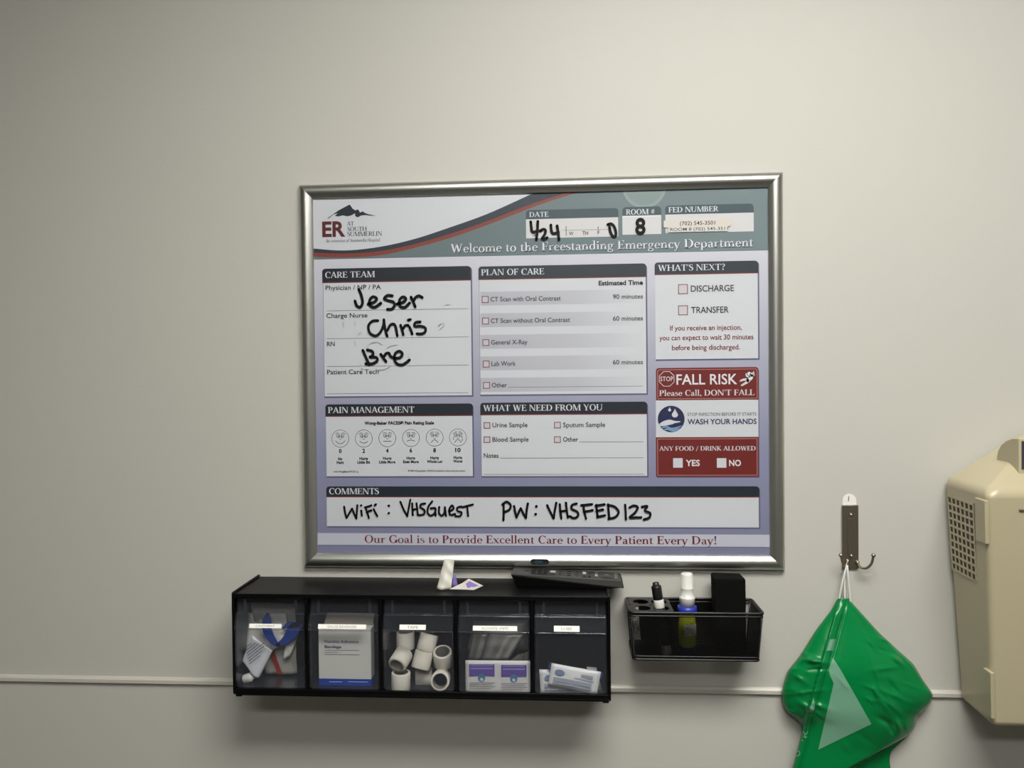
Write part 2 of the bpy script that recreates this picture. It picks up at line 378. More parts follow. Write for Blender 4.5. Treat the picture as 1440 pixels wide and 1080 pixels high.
# snap frame: four mitred convex rails
fp = [(0, .001), (0, .0045), (.0012, .0085), (.004, .0125), (.008, .0150), (.0125, .0158), (.017, .0148), (.0215, .0118), (.0245, .0088), (.0245, .0062), (.0245, .001)]
fp = fp[:1] + [(v.x, v.y) for v in smooth_line([Vector((a, c, 0)) for a, c in fp[1:-1]], 4)] + fp[-1:]
def rail(c0, c1, in0, in1):
    b = MB(); n = len(fp); vs = []
    for c, iv in ((c0, in0), (c1, in1)):
        vs += [W(c[0] + iv[0] * q, c[1] + iv[1] * q, d) for q, d in fp]
    # finer outline along the curve
    b.add(vs, [(i, i + 1, n + i + 1, n + i) for i in range(n - 1)] + [(n - 1, 0, n, 2 * n - 1)], ALU, True)
    b.add(vs, [tuple(range(n))[::-1], tuple(range(n, 2 * n))], ALU)
    return b.build('frame_rail', board)
rail((0, BH), (BW, BH), (1, -1), (-1, -1)); rail((BW, BH), (BW, 0), (-1, -1), (-1, 1))
rail((BW, 0), (0, 0), (-1, 1), (1, 1)); rail((0, 0), (0, BH), (1, 1), (1, -1))
b = MB(); b.box(.006, BW - .006, .006, BH - .006, .0005, .0050, mat('backing_board', '#77777a', 0.6)); b.build('backing', board)

PD = 0.0056
TEAL = ramp_mat('print_teal', 0, [(0.0, '#6a797b'), (0.5, '#708183'), (0.81, '#79898c')])
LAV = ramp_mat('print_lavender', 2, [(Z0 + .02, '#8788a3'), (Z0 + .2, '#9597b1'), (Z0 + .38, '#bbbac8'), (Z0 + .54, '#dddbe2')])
NAVY = mat('print_navy', '#131f2c', 0.5); NAVYT = mat('print_navy_teal', '#13242f', 0.5); SLATE = mat('print_slate', '#3d525a', 0.5)
PWHITE = mat('print_white', '#dcdde0', 0.5); PRED = mat('print_red', '#751a16', 0.5); PLINE = mat('print_red_line', '#6e2320', 0.5)
SWRED = mat('print_swoosh_red', '#8c4034', 0.5); TXT = mat('print_black', '#0d0d10', 0.5); GREY = mat('print_grey_line', '#68696c', 0.5)
SHADE = mat('print_panel_edge', '#62627f', 0.5); BOXIN = mat('print_box_fill', '#d8d0d2', 0.5); WTXT = mat('print_white_text', '#ecedef', 0.5)
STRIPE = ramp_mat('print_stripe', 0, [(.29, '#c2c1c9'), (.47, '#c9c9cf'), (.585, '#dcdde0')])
TSH = mat('print_teal_dark', '#3c4c4f', 0.5); CREAM = mat('print_cream', '#e0d7cb', 0.5); BLUED = mat('print_deep_blue', '#1c2350', 0.5); BLUEL = mat('print_pale_blue', '#7fa3c4', 0.5); PINK = mat('print_pink_line', '#c9908c', 0.5)
WSTRIP = mat('print_white_strip', '#cfcfda', 0.5); SEAL = mat('print_seal', '#879896', 0.5); SEALR = mat('print_seal_ring', '#93a2a1', 0.5)
pb = MB()
def q(px, py): return at(px, py, PD)
def R_(px0, py0, px1, py1, lay, m, top_round=0.0, mb=None, grow=0.0, base=PD):
    """printed rectangle from two opposite corners; lay = printing layer"""
    x0, z1 = q(px0, py0); x1, z0 = q(px1, py1); x0 -= grow; x1 += grow; z0 -= grow; z1 += grow
    pts = [(x0, z0), (x1, z0)]
    if top_round:
        r = top_round
        pts += [(x1 - r + r * math.cos(k * math.pi / 10), z1 - r + r * math.sin(k * math.pi / 10)) for k in range(6)]
        pts += [(x0 + r - r * math.sin(k * math.pi / 10), z1 - r + r * math.cos(k * math.pi / 10)) for k in range(6)]
    else: pts += [(x1, z1), (x0, z1)]
    (mb or pb).add([W(x, z, base + lay * .00008) for x, z in pts], [tuple(range(len(pts)))], m)
    return x0, x1, z0, z1
def poly(pts, lay, m): pb.add([W(*q(*p), PD + lay * .00008) for p in pts], [tuple(range(len(pts)))], m)
def line(px0, py0, px1, py1, lay, m, w=.0010):
    x0, za = q(px0, py0); x1, zb = q(px1, py1); z = (za + zb) / 2
    pb.add([W(x, y, PD + lay * .00008) for x, y in ((x0, z - w / 2), (x1, z - w / 2), (x1, z + w / 2), (x0, z + w / 2))], [(0, 1, 2, 3)], m)
def T(txt, px0, px1, pyl, cap_px, m, font='sans', bold=0.0, lay=6, pyr=None, slant=0.0, mb=None, base=PD):
    """printed words: left and right end and baseline (middle, or left and right) in photo pixels, capital height in pixels"""
    pyr = pyl if pyr is None else pyr
    if pyr == pyl:                        # baseline read at the middle
        xm, z = q((px0 + px1) / 2, pyl); x0 = q(px0, pyl)[0]; x1 = q(px1, pyl)[0]
    else:
        x0, za = q(px0, pyl); x1, zb = q(px1, pyr); z = (za + zb) / 2
    cap = abs(q(px0, pyl)[1] - q(px0, pyl - cap_px)[1])
    vf = sans_polys(txt, bold + (.010 if m in (TXT,) or 'red_text' in m.name else 0)) if font == 'sans' else serif_polys(txt)
    put(mb or pb, vf, x0, x1, z, cap, base + lay * .00008, m, CAPH if font == 'sans' else 1.0, slant)
def check(px0, py0, px1, py1, edge=None, fill=None):
    R_(px0, py0, px1, py1, 4, edge or PLINE); R_(px0, py0, px1, py1, 5, fill or BOXIN, grow=-.0012)

# ground of the poster
xl, zt = .0215, BH - .0215
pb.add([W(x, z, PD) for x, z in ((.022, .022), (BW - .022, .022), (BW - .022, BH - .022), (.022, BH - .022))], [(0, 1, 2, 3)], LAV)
zb = (q(441, 366.5)[1] + q(1080, 354.5)[1]) / 2; zl = zb + .0022
pb.add([W(x, z, PD + .00008) for x, z in ((.022, zb), (BW - .022, zb), (BW - .022, zb + .003), (.022, zb + .003))], [(0, 1, 2, 3)], PWHITE)
pb.add([W(x, z, PD + .00016) for x, z in ((.022, zl), (BW - .022, zl), (BW - .022, BH - .022), (.022, BH - .022))], [(0, 1, 2, 3)], TEAL)
# swoosh: white field, navy band, red band
top_ = [(437, 349), (441, 349.5), (485, 352.3), (535, 347), (585, 335.5), (635, 319), (685, 301), (732, 280), (760, 267)]
mid_ = [(437, 354.5), (441, 355), (485, 356.5), (535, 353), (585, 342.5), (635, 328), (685, 311), (735, 291.5), (770, 279.5), (809, 268)]
low_ = [(437, 360.5), (441, 361), (485, 362), (535, 359), (585, 348), (635, 334), (685, 316.5), (735, 297), (770, 284), (815, 270), (840, 264)]
def curve_(pts): return [(v.x, v.y) for v in smooth_line([Vector((p[0], p[1], 0)) for p in pts], 5)]
def strip_below(line_pts, lay, m):
    """everything of the banner above a curve"""
    pts = [q(*p) for p in curve_(line_pts)]; top = BH - .0215
    for a, c in zip(pts[:-1], pts[1:]):
        if a[1] > top: continue
        pb.add([W(max(a[0], .0215), a[1], PD + lay * .00008), W(c[0], min(c[1], top), PD + lay * .00008), W(c[0], top, PD + lay * .00008), W(max(a[0], .0215), top, PD + lay * .00008)], [(0, 1, 2, 3)], m)
strip_below(low_, 3, SWRED); strip_below(mid_, 4, mat('print_swoosh_navy', '#2c3642', 0.5)); strip_below(top_, 5, PWHITE)
# part of a round seal at the upper edge
cx, cz = q(906, 262); rr = q(937, 262)[0] - cx
for r0, m, lay in ((rr, SEALR, 2.4), (rr * .86, SEAL, 2.7)):
    a = [k * math.pi / 24 for k in range(24, 49)]
    pts = [(cx + r0 * math.cos(t), min(cz + r0 * math.sin(t), BH - .022)) for t in a]
    pb.add([W(x, z, PD + lay * .00008) for x, z in pts], [tuple(range(len(pts)))], m)
# logo
mtn = [(460.5, 307), (476, 296), (491, 288), (492.3, 288), (496, 293.5), (500, 296), (502.5, 294.5), (504, 295), (506.5, 299), (510, 297.2), (513, 299.4), (519, 301.5), (529, 303.5), (522, 303.6), (514, 302.6), (508, 303.2), (503, 305.8), (499.5, 304), (499.5, 300), (494, 303), (489, 304.3), (482, 303), (475.5, 304.6), (471, 303.6), (475, 300), (469, 301.8), (462, 307.5)]
poly(mtn, 6, NAVYT)
T('ER', 453.3, 485.8, 332.3, 20, mat('print_deep_red', '#5e1a1e', 0.5), bold=.035)
T('AT', 488, 497.5, 317.5, 6, NAVY, 'serif'); T('SOUTH', 488.5, 516, 325, 6, NAVY, 'serif'); T('SUMMERLIN', 488.5, 537.3, 332, 6.3, NAVY, 'serif')
T('An extension of Summerlin Hospital', 457.5, 534, 340.3, 4.5, NAVY, 'serif', slant=.25)
# banner boxes
for (a0, a1, c0, c1), (d0, d1, e0, e1) in (((739.4, 295.6, 869.6, 305.6), (739.7, 308, 869.3, 332.4)), ((875.1, 291.4, 929.9, 302.4), (875.2, 305, 929.9, 328.9)), ((935.3, 289.2, 1059.8, 299), (935.8, 302, 1059.8, 325.2))):
    R_(a0, a1, c0, c1, 2.9, SLATE, .006); R_(d0, d1 - 2.5, e0, e1, 2.8, WTXT); R_(d0, d1, e0, e1, 3.4, mat('print_box_white', '#dfdcda', 0.5), grow=-.0006)
T('DATE', 744.3, 771.4, 305, 7, WTXT, 'serif', lay=5); T('ROOM #', 880.3, 920.4, 301.5, 7.4, WTXT, 'serif', lay=5); T('FED NUMBER', 940, 1010.5, 298, 7.4, WTXT, 'serif', lay=5)
for s_, a, c, y in (('S', 749.5, 753, 331.6), ('W', 800.1, 806.4, 331), ('TH', 818.9, 827.2, 330.3), ('F', 840.2, 843.2, 329.5)): T(s_, a, c, y, 5, PLINE, bold=.02, lay=5)
line(789.7, 324.4, 855, 322.2, 5, GREY, .0006)
for px, a, c in ((796, 318, 331.5), (841, 318.5, 323)): R_(px - .5, a, px + .7, c, 5, GREY)
for dx, dy, m, lay in ((.9, .9, TSH, 5), (0, 0, WTXT, 6)): T('Welcome to the Freestanding Emergency Department', 633.8 + dx, 1059.4 + dx, 356 + dy, 12, m, 'serif', lay=lay, pyr=345.7 + dy)

# panels
def panel(hd, bd, title, tx, nav=NAVY, cap=8.6):
    R_(hd[0] + .8, hd[1] + 1, bd[2] + 2, bd[3] + 2.2, .8, SHADE, .006)
    R_(hd[0], hd[1], hd[2], hd[3], 2, nav, .0055); R_(hd[0], hd[3] - 1, hd[2], hd[3] + 1.2, 2.5, PLINE) if False else None
    x0, x1, z0, z1 = R_(bd[0], bd[1], bd[2], bd[3], 1.5, PWHITE)
    z = q((hd[0] + hd[2]) / 2, (hd[1] + hd[3]) / 2)[1]
    hx0, hz1 = q(hd[0], hd[1]); hx1, hz0 = q(hd[2], hd[3])
    pb.add([W(x, y, PD + 2.5 * .00008) for x, y in ((hx0, hz0 - .0012), (hx1, hz0 - .0012), (hx1, hz0 + .0008), (hx0, hz0 + .0008))], [(0, 1, 2, 3)], PLINE)
    pb.add([W(x, y, PD + 1.9 * .00008) for x, y in ((x0, z1 - .0005), (x1, z1 - .0005), (x1, hz0), (x0, hz0))], [(0, 1, 2, 3)], PWHITE)
    T(title, tx[0], tx[1], tx[2], cap, WTXT, 'serif')
panel((453, 378, 662, 393.4), (454.5, 396.3, 663.7, 555.8), 'CARE TEAM', (457.5, 527.5, 390.4))
panel((672.6, 374.9, 908.8, 388.5), (674, 393, 909.2, 553.1), 'PLAN OF CARE', (676.6, 765.1, 386.6), mat('print_navy_grey', '#28333d', 0.5))
panel((920.4, 369.2, 1066.2, 383.3), (921.2, 387, 1066.2, 503.8), "WHAT'S NEXT?", (925.3, 1019.5, 380.4), mat('print_navy_grey', '#28333d', 0.5))
panel((457.5, 568.8, 665, 583.8), (458.3, 586.8, 665, 669.5), 'PAIN MANAGEMENT', (461.3, 582.5, 580.6))
panel((675.3, 566.5, 910.1, 581.5), (676.6, 584, 910.1, 669.2), 'WHAT WE NEED FROM YOU', (679.5, 847.3, 577.6))
panel((458.8, 684, 1067.8, 698.6), (459.3, 701.3, 1067.2, 741.8), 'COMMENTS', (463, 533, 695), NAVYT)
# care team
T('Physician / NP / PA', 457.9, 535.8, 407.3, 6.3, TXT); T('Charge Nurse', 459.1, 516.9, 446.8, 6.3, TXT); T('RN', 459.8, 470.9, 486.8, 6.3, TXT); T('Patient Care Tech', 460.2, 532.6, 526, 6.3, TXT)
for y0, y1 in ((436.7, 434.5), (476.1, 473.9), (515.6, 513.2), (554, 552)): line(459.6, y0, 659, y1, 4, GREY, .0007)
# plan of care
T('Estimated Time', 841.8, 904.1, 400.8, 6.2, TXT, bold=.022)
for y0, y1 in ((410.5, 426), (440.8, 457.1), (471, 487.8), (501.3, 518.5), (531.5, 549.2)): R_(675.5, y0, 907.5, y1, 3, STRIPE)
for bx in ((677.5, 416.5, 687.1, 425.9), (678.1, 446.8, 687.6, 456.2), (678.6, 477.3, 688, 486.3), (679, 507.3, 688.5, 516.7), (679.5, 537.4, 688.9, 546.5)): check(*bx)
T('CT Scan with Oral Contrast', 689.8, 788.6, 423.3, 6.3, TXT); T('CT Scan without Oral Contrast', 690.3, 801.7, 453.5, 6.3, TXT); T('General X-Ray', 690.7, 741.8, 484.3, 6.3, TXT); T('Lab Work', 691.2, 725.4, 514.5, 6.3, TXT); T('Other', 691.6, 712.9, 544.7, 6.3, TXT)
line(714.2, 544.7, 904.1, 542.9, 4, GREY, .0007)
for s_, y in (('90 minutes', 420.1), ('60 minutes', 450.8), ('60 minutes', 512.3)): T(s_, 861.9, 904.1, y, 6.3, TXT)
# what's next
check(953.5, 399.8, 967.3, 413.4); check(953.5, 429.6, 967.3, 443.2)
T('DISCHARGE', 971.4, 1032, 409.8, 8.6, TXT); T('TRANSFER', 971.9, 1024.7, 440, 8.6, TXT)
for s_, a, c, y in (('If you receive an injection,', 942.1, 1043.1, 464.3), ('you can expect to wait 30 minutes', 927.2, 1059.4, 477.8), ('before being discharged.', 944.8, 1040.4, 491.9)): T(s_, a, c, y, 7, mat('print_red_text', '#7c2826', 0.5))
# fall risk, wash hands, food
R_(923, 518.4, 1068.2, 671.8, .8, SHADE, .006)
R_(922.3, 517.6, 1066.9, 561.9, 3, PRED, .005); R_(924.3, 519.8, 1065.2, 560.3, 3.4, PINK, .004); R_(924.3, 519.8, 1065.2, 560.3, 3.8, PRED, .0035, grow=-.0009)
R_(922.1, 562.4, 1066.6, 614.4, 3, PWHITE)
R_(922.3, 614.9, 1066.9, 670.2, 3, PRED); R_(924.3, 617, 1065.2, 668.5, 3.4, PINK); R_(924.3, 617, 1065.2, 668.5, 3.8, PRED, grow=-.0009)
def ngon(px, py, r, n, lay, m, a0=0.0):
    x, z = q(px, py); r = q(px + r, py)[0] - x
    pb.add([W(x + r * math.cos(a0 + 2 * math.pi * k / n), z + r * math.sin(a0 + 2 * math.pi * k / n), PD + lay * .00008) for k in range(n)], [tuple(range(n))], m)
ngon(937.5, 532.8, 11.6, 8, 4.4, WTXT, math.pi / 8); ngon(937.5, 532.8, 10.9, 8, 4.8, PRED, math.pi / 8)
T('STOP', 928.4, 946.6, 535.9, 6.3, WTXT); T('FALL RISK', 951.2, 1036.7, 540.4, 14, WTXT, bold=.012)
def stroke(mb, pts, w, d, m, sub=5):
    x0, z0 = q(*pts[0]); k = q(pts[0][0] + 1, pts[0][1])[0] - x0
    for p in ribbon_polys([q(*p) for p in pts], [k * w] * len(pts) if not isinstance(w, (list, tuple)) else [k * v for v in w], sub):
        mb.add([W(x, z, d) for x, z in p], [tuple(range(len(p)))], m)
def F8(p): return (910 + p[0] / 6.353, 510 + p[1] / 6.353)
DI = PD + 5 * .00008
stroke(pb, [F8((935, 105)), F8((925, 140)), F8((895, 160))], [5.5, 5, 4.5], DI, WTXT)
stroke(pb, [F8((895, 150)), F8((860, 152)), F8((833, 163))], [3.5, 3, 2.6], DI, WTXT); stroke(pb, [F8((905, 165)), F8((875, 185)), F8((845, 202))], [4, 3.2, 2.6], DI, WTXT)
stroke(pb, [F8((915, 125)), F8((890, 120)), F8((885, 100))], [2.4, 2.2, 2], DI, WTXT); stroke(pb, [F8((935, 120)), F8((952, 110)), F8((950, 82))], [2.4, 2.2, 2], DI, WTXT); ngon(*F8((912, 98)), 2.6, 14, 5, WTXT)
T("Please Call, DON'T FALL", 927, 1060.8, 556.2, 8, WTXT, 'serif')
ngon(943.8, 589.2, 18.9, 40, 4, BLUED)
stroke(pb, [F8((108, 552)), F8((150, 535)), F8((200, 524)), F8((245, 530)), F8((294, 527))], [1.2, 4.2, 4.6, 3.2, 1.4], DI, PWHITE); stroke(pb, [F8((118, 562)), F8((180, 550)), F8((235, 542))], [2.4, 3.2, 1.6], DI + .00004, PWHITE)
stroke(pb, [F8((130, 585)), F8((170, 572)), F8((215, 588)), F8((262, 582)), F8((305, 566))], [1.5, 2.4, 2.4, 2.4, 1.5], DI, BLUEL); stroke(pb, [F8((150, 600)), F8((190, 592)), F8((235, 606)), F8((288, 590))], [1.5, 3.4, 3.4, 1.5], DI + .00004, BLUEL)
for cx_, cy_, s_ in ((248, 458, .86), (201, 420, .42)):
    pts = [F8((cx_ + s_ * a, cy_ + s_ * c)) for a, c in ((0, -55), (12, -28), (30, -2), (32, 14), (22, 30), (0, 37), (-22, 30), (-32, 14), (-30, -2), (-12, -28))]
    poly(pts, 5, PWHITE)
T('STOP INFECTION BEFORE IT STARTS', 966.7, 1063.5, 584.7, 4.5, mat('print_grey_text', '#3f424a', 0.5)); T('WASH YOUR HANDS', 966.7, 1064, 596.4, 7.2, BLUED, bold=.02)
T('ANY FOOD / DRINK ALLOWED', 927, 1062.4, 633.6, 6.2, WTXT, 'serif')
R_(946.5, 644.3, 960, 657.6, 5, PWHITE); R_(1008, 644.3, 1021.4, 657.6, 5, PWHITE); T('YES', 964.3, 984, 655.1, 8.2, WTXT, bold=.025); T('NO', 1025.2, 1041.9, 655.1, 8.2, WTXT, bold=.025)
# pain scale
T('Wong-Baker FACES\u00ae Pain Rating Scale', 512.6, 610.4, 596.8, 4.2, TXT, bold=.03)
faces = [(478.6, 616.8), (511.6, 616.7), (544.7, 616.2), (577.9, 615.9), (611.2, 615.4), (644, 615.1)]
names_ = [('No', 'Hurt'), ('Hurts', 'Little Bit'), ('Hurts', 'Little More'), ('Hurts', 'Even More'), ('Hurts', 'Whole Lot'), ('Hurts', 'Worst')]
wid = [(6, 10), (12, 18), (12, 23), (12, 22), (12, 22), (12, 13)]
for k, (fx, fy) in enumerate(faces):
    ngon(fx, fy, 12.3, 32, 4, TXT); ngon(fx, fy, 11.7, 32, 4.5, PWHITE)
    for sx in (-1, 1):
        ngon(fx + sx * 2.9, fy - 3.4, 2.5, 14, 5, TXT); ngon(fx + sx * 2.9, fy - 3.4, 1.8, 14, 5.4, PWHITE); ngon(fx + sx * 2.3, fy - 3.2, .9, 10, 5.8, TXT)
        br = (-1.2, -.8, 0, .4, 1.2, 1.5)[k]
        stroke(pb, [(fx + sx * 6.5, fy - 6.2 + max(0, br)), (fx + sx * 4, fy - 7.8 + br * .2), (fx + sx * 1.2, fy - 7 - br * .4)], .7, DI, TXT)
    stroke(pb, [(fx - 1.2, fy + .4), (fx, fy + 1.2), (fx + 1.2, fy + .4)], .6, DI, TXT)
    cv = (4, 2.4, .2, -1.6, -4, -4.5)[k]; hw = (6.6, 5.6, 5.4, 5.4, 4.6, 4.6)[k]; my = (3.2, 4, 4.2, 4.6, 7, 7.4)[k]
    stroke(pb, [(fx - hw, fy + my), (fx - hw * .5, fy + my + cv * .75), (fx, fy + my + cv), (fx + hw * .5, fy + my + cv * .75), (fx + hw, fy + my)], .8, DI, TXT)
    if k == 5:
        for tx_, ty_ in ((-5.6, -.5), (-6.2, 2.2), (5.6, -.6), (6.2, 2.4), (5.8, 4.6)): ngon(fx + tx_, fy + ty_, .8, 8, 5, TXT)
    T(str(2 * k), fx - (1.9 if k < 5 else 3.9), fx + (1.9 if k < 5 else 3.9), 637 - k * .3, 5.4, TXT, bold=.03)
    for (s_, w_), yy in zip(zip(names_[k], wid[k]), (647, 652.2)): T(s_, fx - w_ / 2, fx + w_ / 2, yy - k * .36, 3.8, TXT, bold=.03)
T('www.WongBakerFACES.org', 469.1, 504.2, 664.4, 2.6, TXT); T('\u00a91983 Wong-Baker FACES Foundation. Used with permission.', 573.8, 654.7, 663.2, 2.4, TXT)
# what we need
for bx in ((680.2, 593.9, 689.4, 602.8), (680.2, 613.8, 689.4, 622.7), (779.2, 593.4, 788.6, 602.4), (779.2, 613.6, 788.6, 622.7)): check(*bx)
T('Urine Sample', 692.5, 741.8, 600.7, 6.3, TXT); T('Blood Sample', 692.5, 743.4, 621, 6.3, TXT); T('Sputum Sample', 791.8, 851, 600.4, 6.3, TXT); T('Other', 791.8, 813.1, 620.9, 6.3, TXT); T('Notes', 680.4, 701.2, 643.7, 6.3, TXT)
line(814.9, 621.6, 905, 621.2, 4, GREY, .0007); line(703.3, 644.3, 905.2, 643.6, 4, GREY, .0007); line(680.2, 667.4, 906, 666.5, 4, GREY, .0007)
# closing strip
x0, z1 = q(448, 749.5); x1, z0 = q(1081.9, 769.2)
pb.add([W(x, z, PD + .00008) for x, z in ((.022, z0 - .0011), (BW - .022, z0 - .0011), (BW - .022, z0), (.022, z0))], [(0, 1, 2, 3)], SHADE)
pb.add([W(x, z, PD + .00016) for x, z in ((.022, z0), (BW - .022, z0), (BW - .022, z1), (.022, z1))], [(0, 1, 2, 3)], WSTRIP)
T('Our Goal is to Provide Excellent Care to Every Patient Every Day!', 513, 1007.5, 763.5, 11, mat('print_red_serif', '#7d2421', 0.5), 'serif', pyr=765.2)
R_(911.6, 772.6, 1066, 773.5, 3, SHADE); R_(911.6, 775.6, 1064, 776.4, 3, SHADE)
pb.build('poster', board)
# clear sheet over the poster
b = MB(); b.box(.0225, BW - .0225, .0225, BH - .0225, .0066, .0072, COVER); b.build('clear_cover', board)
# marker handwriting, on the sheet
HD = .0074
def hand(strokes, w, origin, scale):
    b = MB(); w *= 1.22
    for k, s_ in enumerate(strokes):
        pts = [(origin[0] + p[0] / scale, origin[1] + p[1] / scale) for p in s_]
        if len(pts) == 1: pts.append((pts[0][0] + .8, pts[0][1] - .3))
        stroke(b, pts, w, HD + k * .00003, INK)
    b.build('handwriting', board)
hand([[(118, 340), (123, 390), (132, 438), (160, 440), (188, 428)], [(190, 335), (185, 430), (176, 518)], [(212, 432), (245, 415), (268, 430), (255, 475), (232, 512), (262, 512), (285, 500)], [(322, 372), (326, 420), (338, 455), (370, 455), (400, 445)], [(385, 380), (395, 450), (403, 522)]], 3.2, (730, 265), 7.2)
hand([[(897, 368), (930, 360), (960, 385), (978, 440), (975, 485), (950, 485), (925, 445), (915, 395)]], 3.2, (730, 265), 7.2)
hand([[(350, 108), (372, 165), (382, 230), (360, 268), (330, 252), (315, 212)], [(432, 240), (490, 220), (508, 190), (475, 174), (447, 205), (448, 250), (490, 268), (545, 232)], [(648, 165), (605, 163), (577, 190), (610, 208), (655, 220), (668, 250), (645, 283), (604, 286)], [(688, 240), (745, 222), (770, 192), (740, 176), (712, 208), (718, 258), (760, 268), (802, 230)], [(815, 178), (835, 220), (852, 262)], [(836, 215), (855, 182), (885, 166), (915, 181)]], 3.3, (450, 390), 6.354)
hand([[(520, 386), (470, 392), (435, 435), (448, 498), (500, 522), (542, 490), (568, 430), (573, 378)], [(573, 378), (582, 450), (602, 526)], [(604, 475), (632, 425), (668, 422), (684, 470), (692, 522)], [(722, 428), (735, 470), (746, 512)], [(742, 462), (762, 432), (790, 428)], [(800, 442), (815, 475), (826, 505)], [(790, 382), (810, 377)], [(898, 398), (855, 405), (850, 438), (900, 436), (942, 452), (940, 490), (905, 505), (868, 504)]], 3.0, (450, 390), 6.354)
hand([[(385, 652), (410, 710), (442, 780)], [(425, 648), (468, 662), (476, 692), (448, 712)], [(450, 712), (505, 716), (512, 745), (470, 772), (412, 772)], [(545, 688), (568, 720), (592, 752)], [(570, 712), (592, 682), (618, 678), (632, 705), (668, 722)], [(668, 722), (715, 718), (738, 684), (712, 660), (678, 678), (666, 725), (690, 772), (735, 782), (772, 762), (802, 738)]], 3.2, (450, 390), 6.354)
hand([[(90, 108), (98, 160), (112, 207)], [(112, 207), (138, 160), (160, 125)], [(160, 125), (178, 170), (197, 212)], [(197, 212), (202, 150), (206, 95)], [(240, 142), (243, 165), (246, 186)], [(237, 98)], [(282, 128), (295, 165), (308, 206)], [(274, 114), (302, 106), (330, 96)], [(288, 158), (310, 146), (330, 140)], [(350, 130), (365, 160), (382, 190)], [(358, 96), (370, 86)], [(480, 100)], [(480, 165)]
], 2.3, (470, 695), 6.261)
hand([[(585, 65), (612, 130), (645, 190)], [(645, 190), (660, 110), (672, 46)], [(688, 78), (690, 130), (694, 182)], [(726, 78), (732, 130), (738, 182)], [(690, 134), (735, 126)], [(802, 80), (768, 86), (760, 112), (795, 138), (792, 172), (750, 182)], [(865, 60), (832, 105), (824, 160), (852, 186), (885, 165), (892, 122), (852, 122)], [(890, 124), (895, 186)], [(926, 110), (924, 160), (945, 186), (970, 165), (976, 112)], [(976, 112), (986, 188)], [(1012, 150), (1052, 125), (1038, 96), (1014, 135), (1026, 178), (1066, 172)], [(1122, 105), (1086, 116), (1088, 145), (1122, 158), (1110, 190), (1068, 190)], [(1130, 112), (1175, 100), (1222, 88)], [(1172, 104), (1176, 150), (1180, 190)]], 2.3, (470, 695), 6.261)
hand([[(104, 75), (106, 140), (104, 208)], [(96, 82), (128, 60), (160, 82), (155, 120), (108, 146)], [(190, 95), (198, 140), (210, 186)], [(210, 186), (228, 145), (244, 112)], [(244, 112), (262, 150), (286, 190)], [(286, 190), (292, 130), (302, 74)], [(368, 97)], [(362, 160)]], 2.7, (690, 695), 5.76)
hand([[(458, 88), (482, 140), (510, 194)], [(510, 194), (520, 130), (532, 68)], [(560, 80), (564, 135), (572, 192)], [(610, 68), (616, 130), (626, 186)], [(562, 138), (618, 130)], [(696, 74), (660, 86), (658, 118), (700, 140), (708, 172), (676, 192), (640, 176)],
      [(750, 85), (758, 140), (772, 196)], [(734, 88), (778, 84), (820, 79)], [(755, 140), (790, 134), (826, 127)], [(855, 86), (860, 135), (866, 182)], [(850, 90), (885, 86), (922, 80)], [(860, 132), (910, 122)], [(862, 182), (925, 170)], [(950, 80), (955, 140), (960, 198)], [(948, 84), (1005, 100), (1036, 142), (1010, 182), (955, 197)], [(1088, 84), (1092, 140), (1095, 202)], [(1124, 106), (1158, 90), (1190, 104), (1170, 145), (1125, 186), (1170, 186), (1218, 185)], [(1224, 100), (1268, 95), (1248, 130), (1290, 150), (1284, 186), (1240, 202)]], 2.7, (690, 695), 5.76)
# smears of wiped writing
for s_ in ([(207, 398), (218, 440)], [(312, 400), (318, 425)], [(350, 505), (366, 490)], [(1060, 430), (1100, 405), (1105, 430), (1070, 465)], [(1120, 245), (1165, 238)], [(310, 560), (320, 600)], [(420, 640), (445, 595), (510, 575), (555, 600)], [(600, 630), (640, 610), (690, 600)], [(790, 690), (800, 740), (770, 760)], [(360, 770), (380, 815), (400, 825)], [(520, 825), (580, 820), (630, 790)]):
    b = MB(); stroke(b, [(450 + p[0] / 6.354, 390 + p[1] / 6.354) for p in s_], 1.0, HD - .00005, SMUDGE); b.build('ink_smudge', board)
# stuck-on labels
def sticker(x0, y0, x1, y1, txt, tx, base, m):
    b = MB(); ax, az1 = at(x0, y0, base); ex, ez0 = at(x1, y1, base); b.box(ax, ex, ez0, az1, .0072, base, m)
    T(txt, tx[0], tx[1], tx[2], tx[3], TXT, bold=tx[4], lay=1, mb=b, base=base); b.build('number_label', board)
sticker(939.7, 319.5, 1023.8, 324.8, 'ROOM 8 (702) 545-3511', (942.2, 1023.3, 324.3, 4.2, 0), .0075, mat('label_tape', '#dcdad2', 0.5))
sticker(933.4, 310.2, 1027.7, 317.9, '(702) 545-3501', (955.8, 1005.3, 316.6, 5.2, 0), .0077, mat('label_cream', '#ddd4c8', 0.5))
b = MB(); T('8', 893.2, 907.8, 329.4, 21.8, INK, bold=.028, lay=0, mb=b, base=.0074); b.build('room_number', board)
# small glossy badge on the lower rail
b = MB(); cx, cz = at(759, 790, .016); w_, h_ = .0155, .0045
pts = [(cx + (w_ - h_) * s_ + h_ * math.cos(a + off), cz + h_ * math.sin(a + off)) for s_, off in ((1, -math.pi / 2), (-1, math.pi / 2)) for a in [k * math.pi / 8 for k in range(9)]]
b.prism([W(x, z, .0125) for x, z in pts], (0, -.0052, 0), mat('badge_black', '#11161a', 0.12, coat=1))
b.prism([W(cx + (x - cx) * .45 - .002, cz + (z - cz) * .5, .0177) for x, z in pts], (0, -.0004, 0), mat('badge_teal', '#263c44', 0.3))
o = b.build('frame_badge', board); o['label'] = 'small glossy black badge'

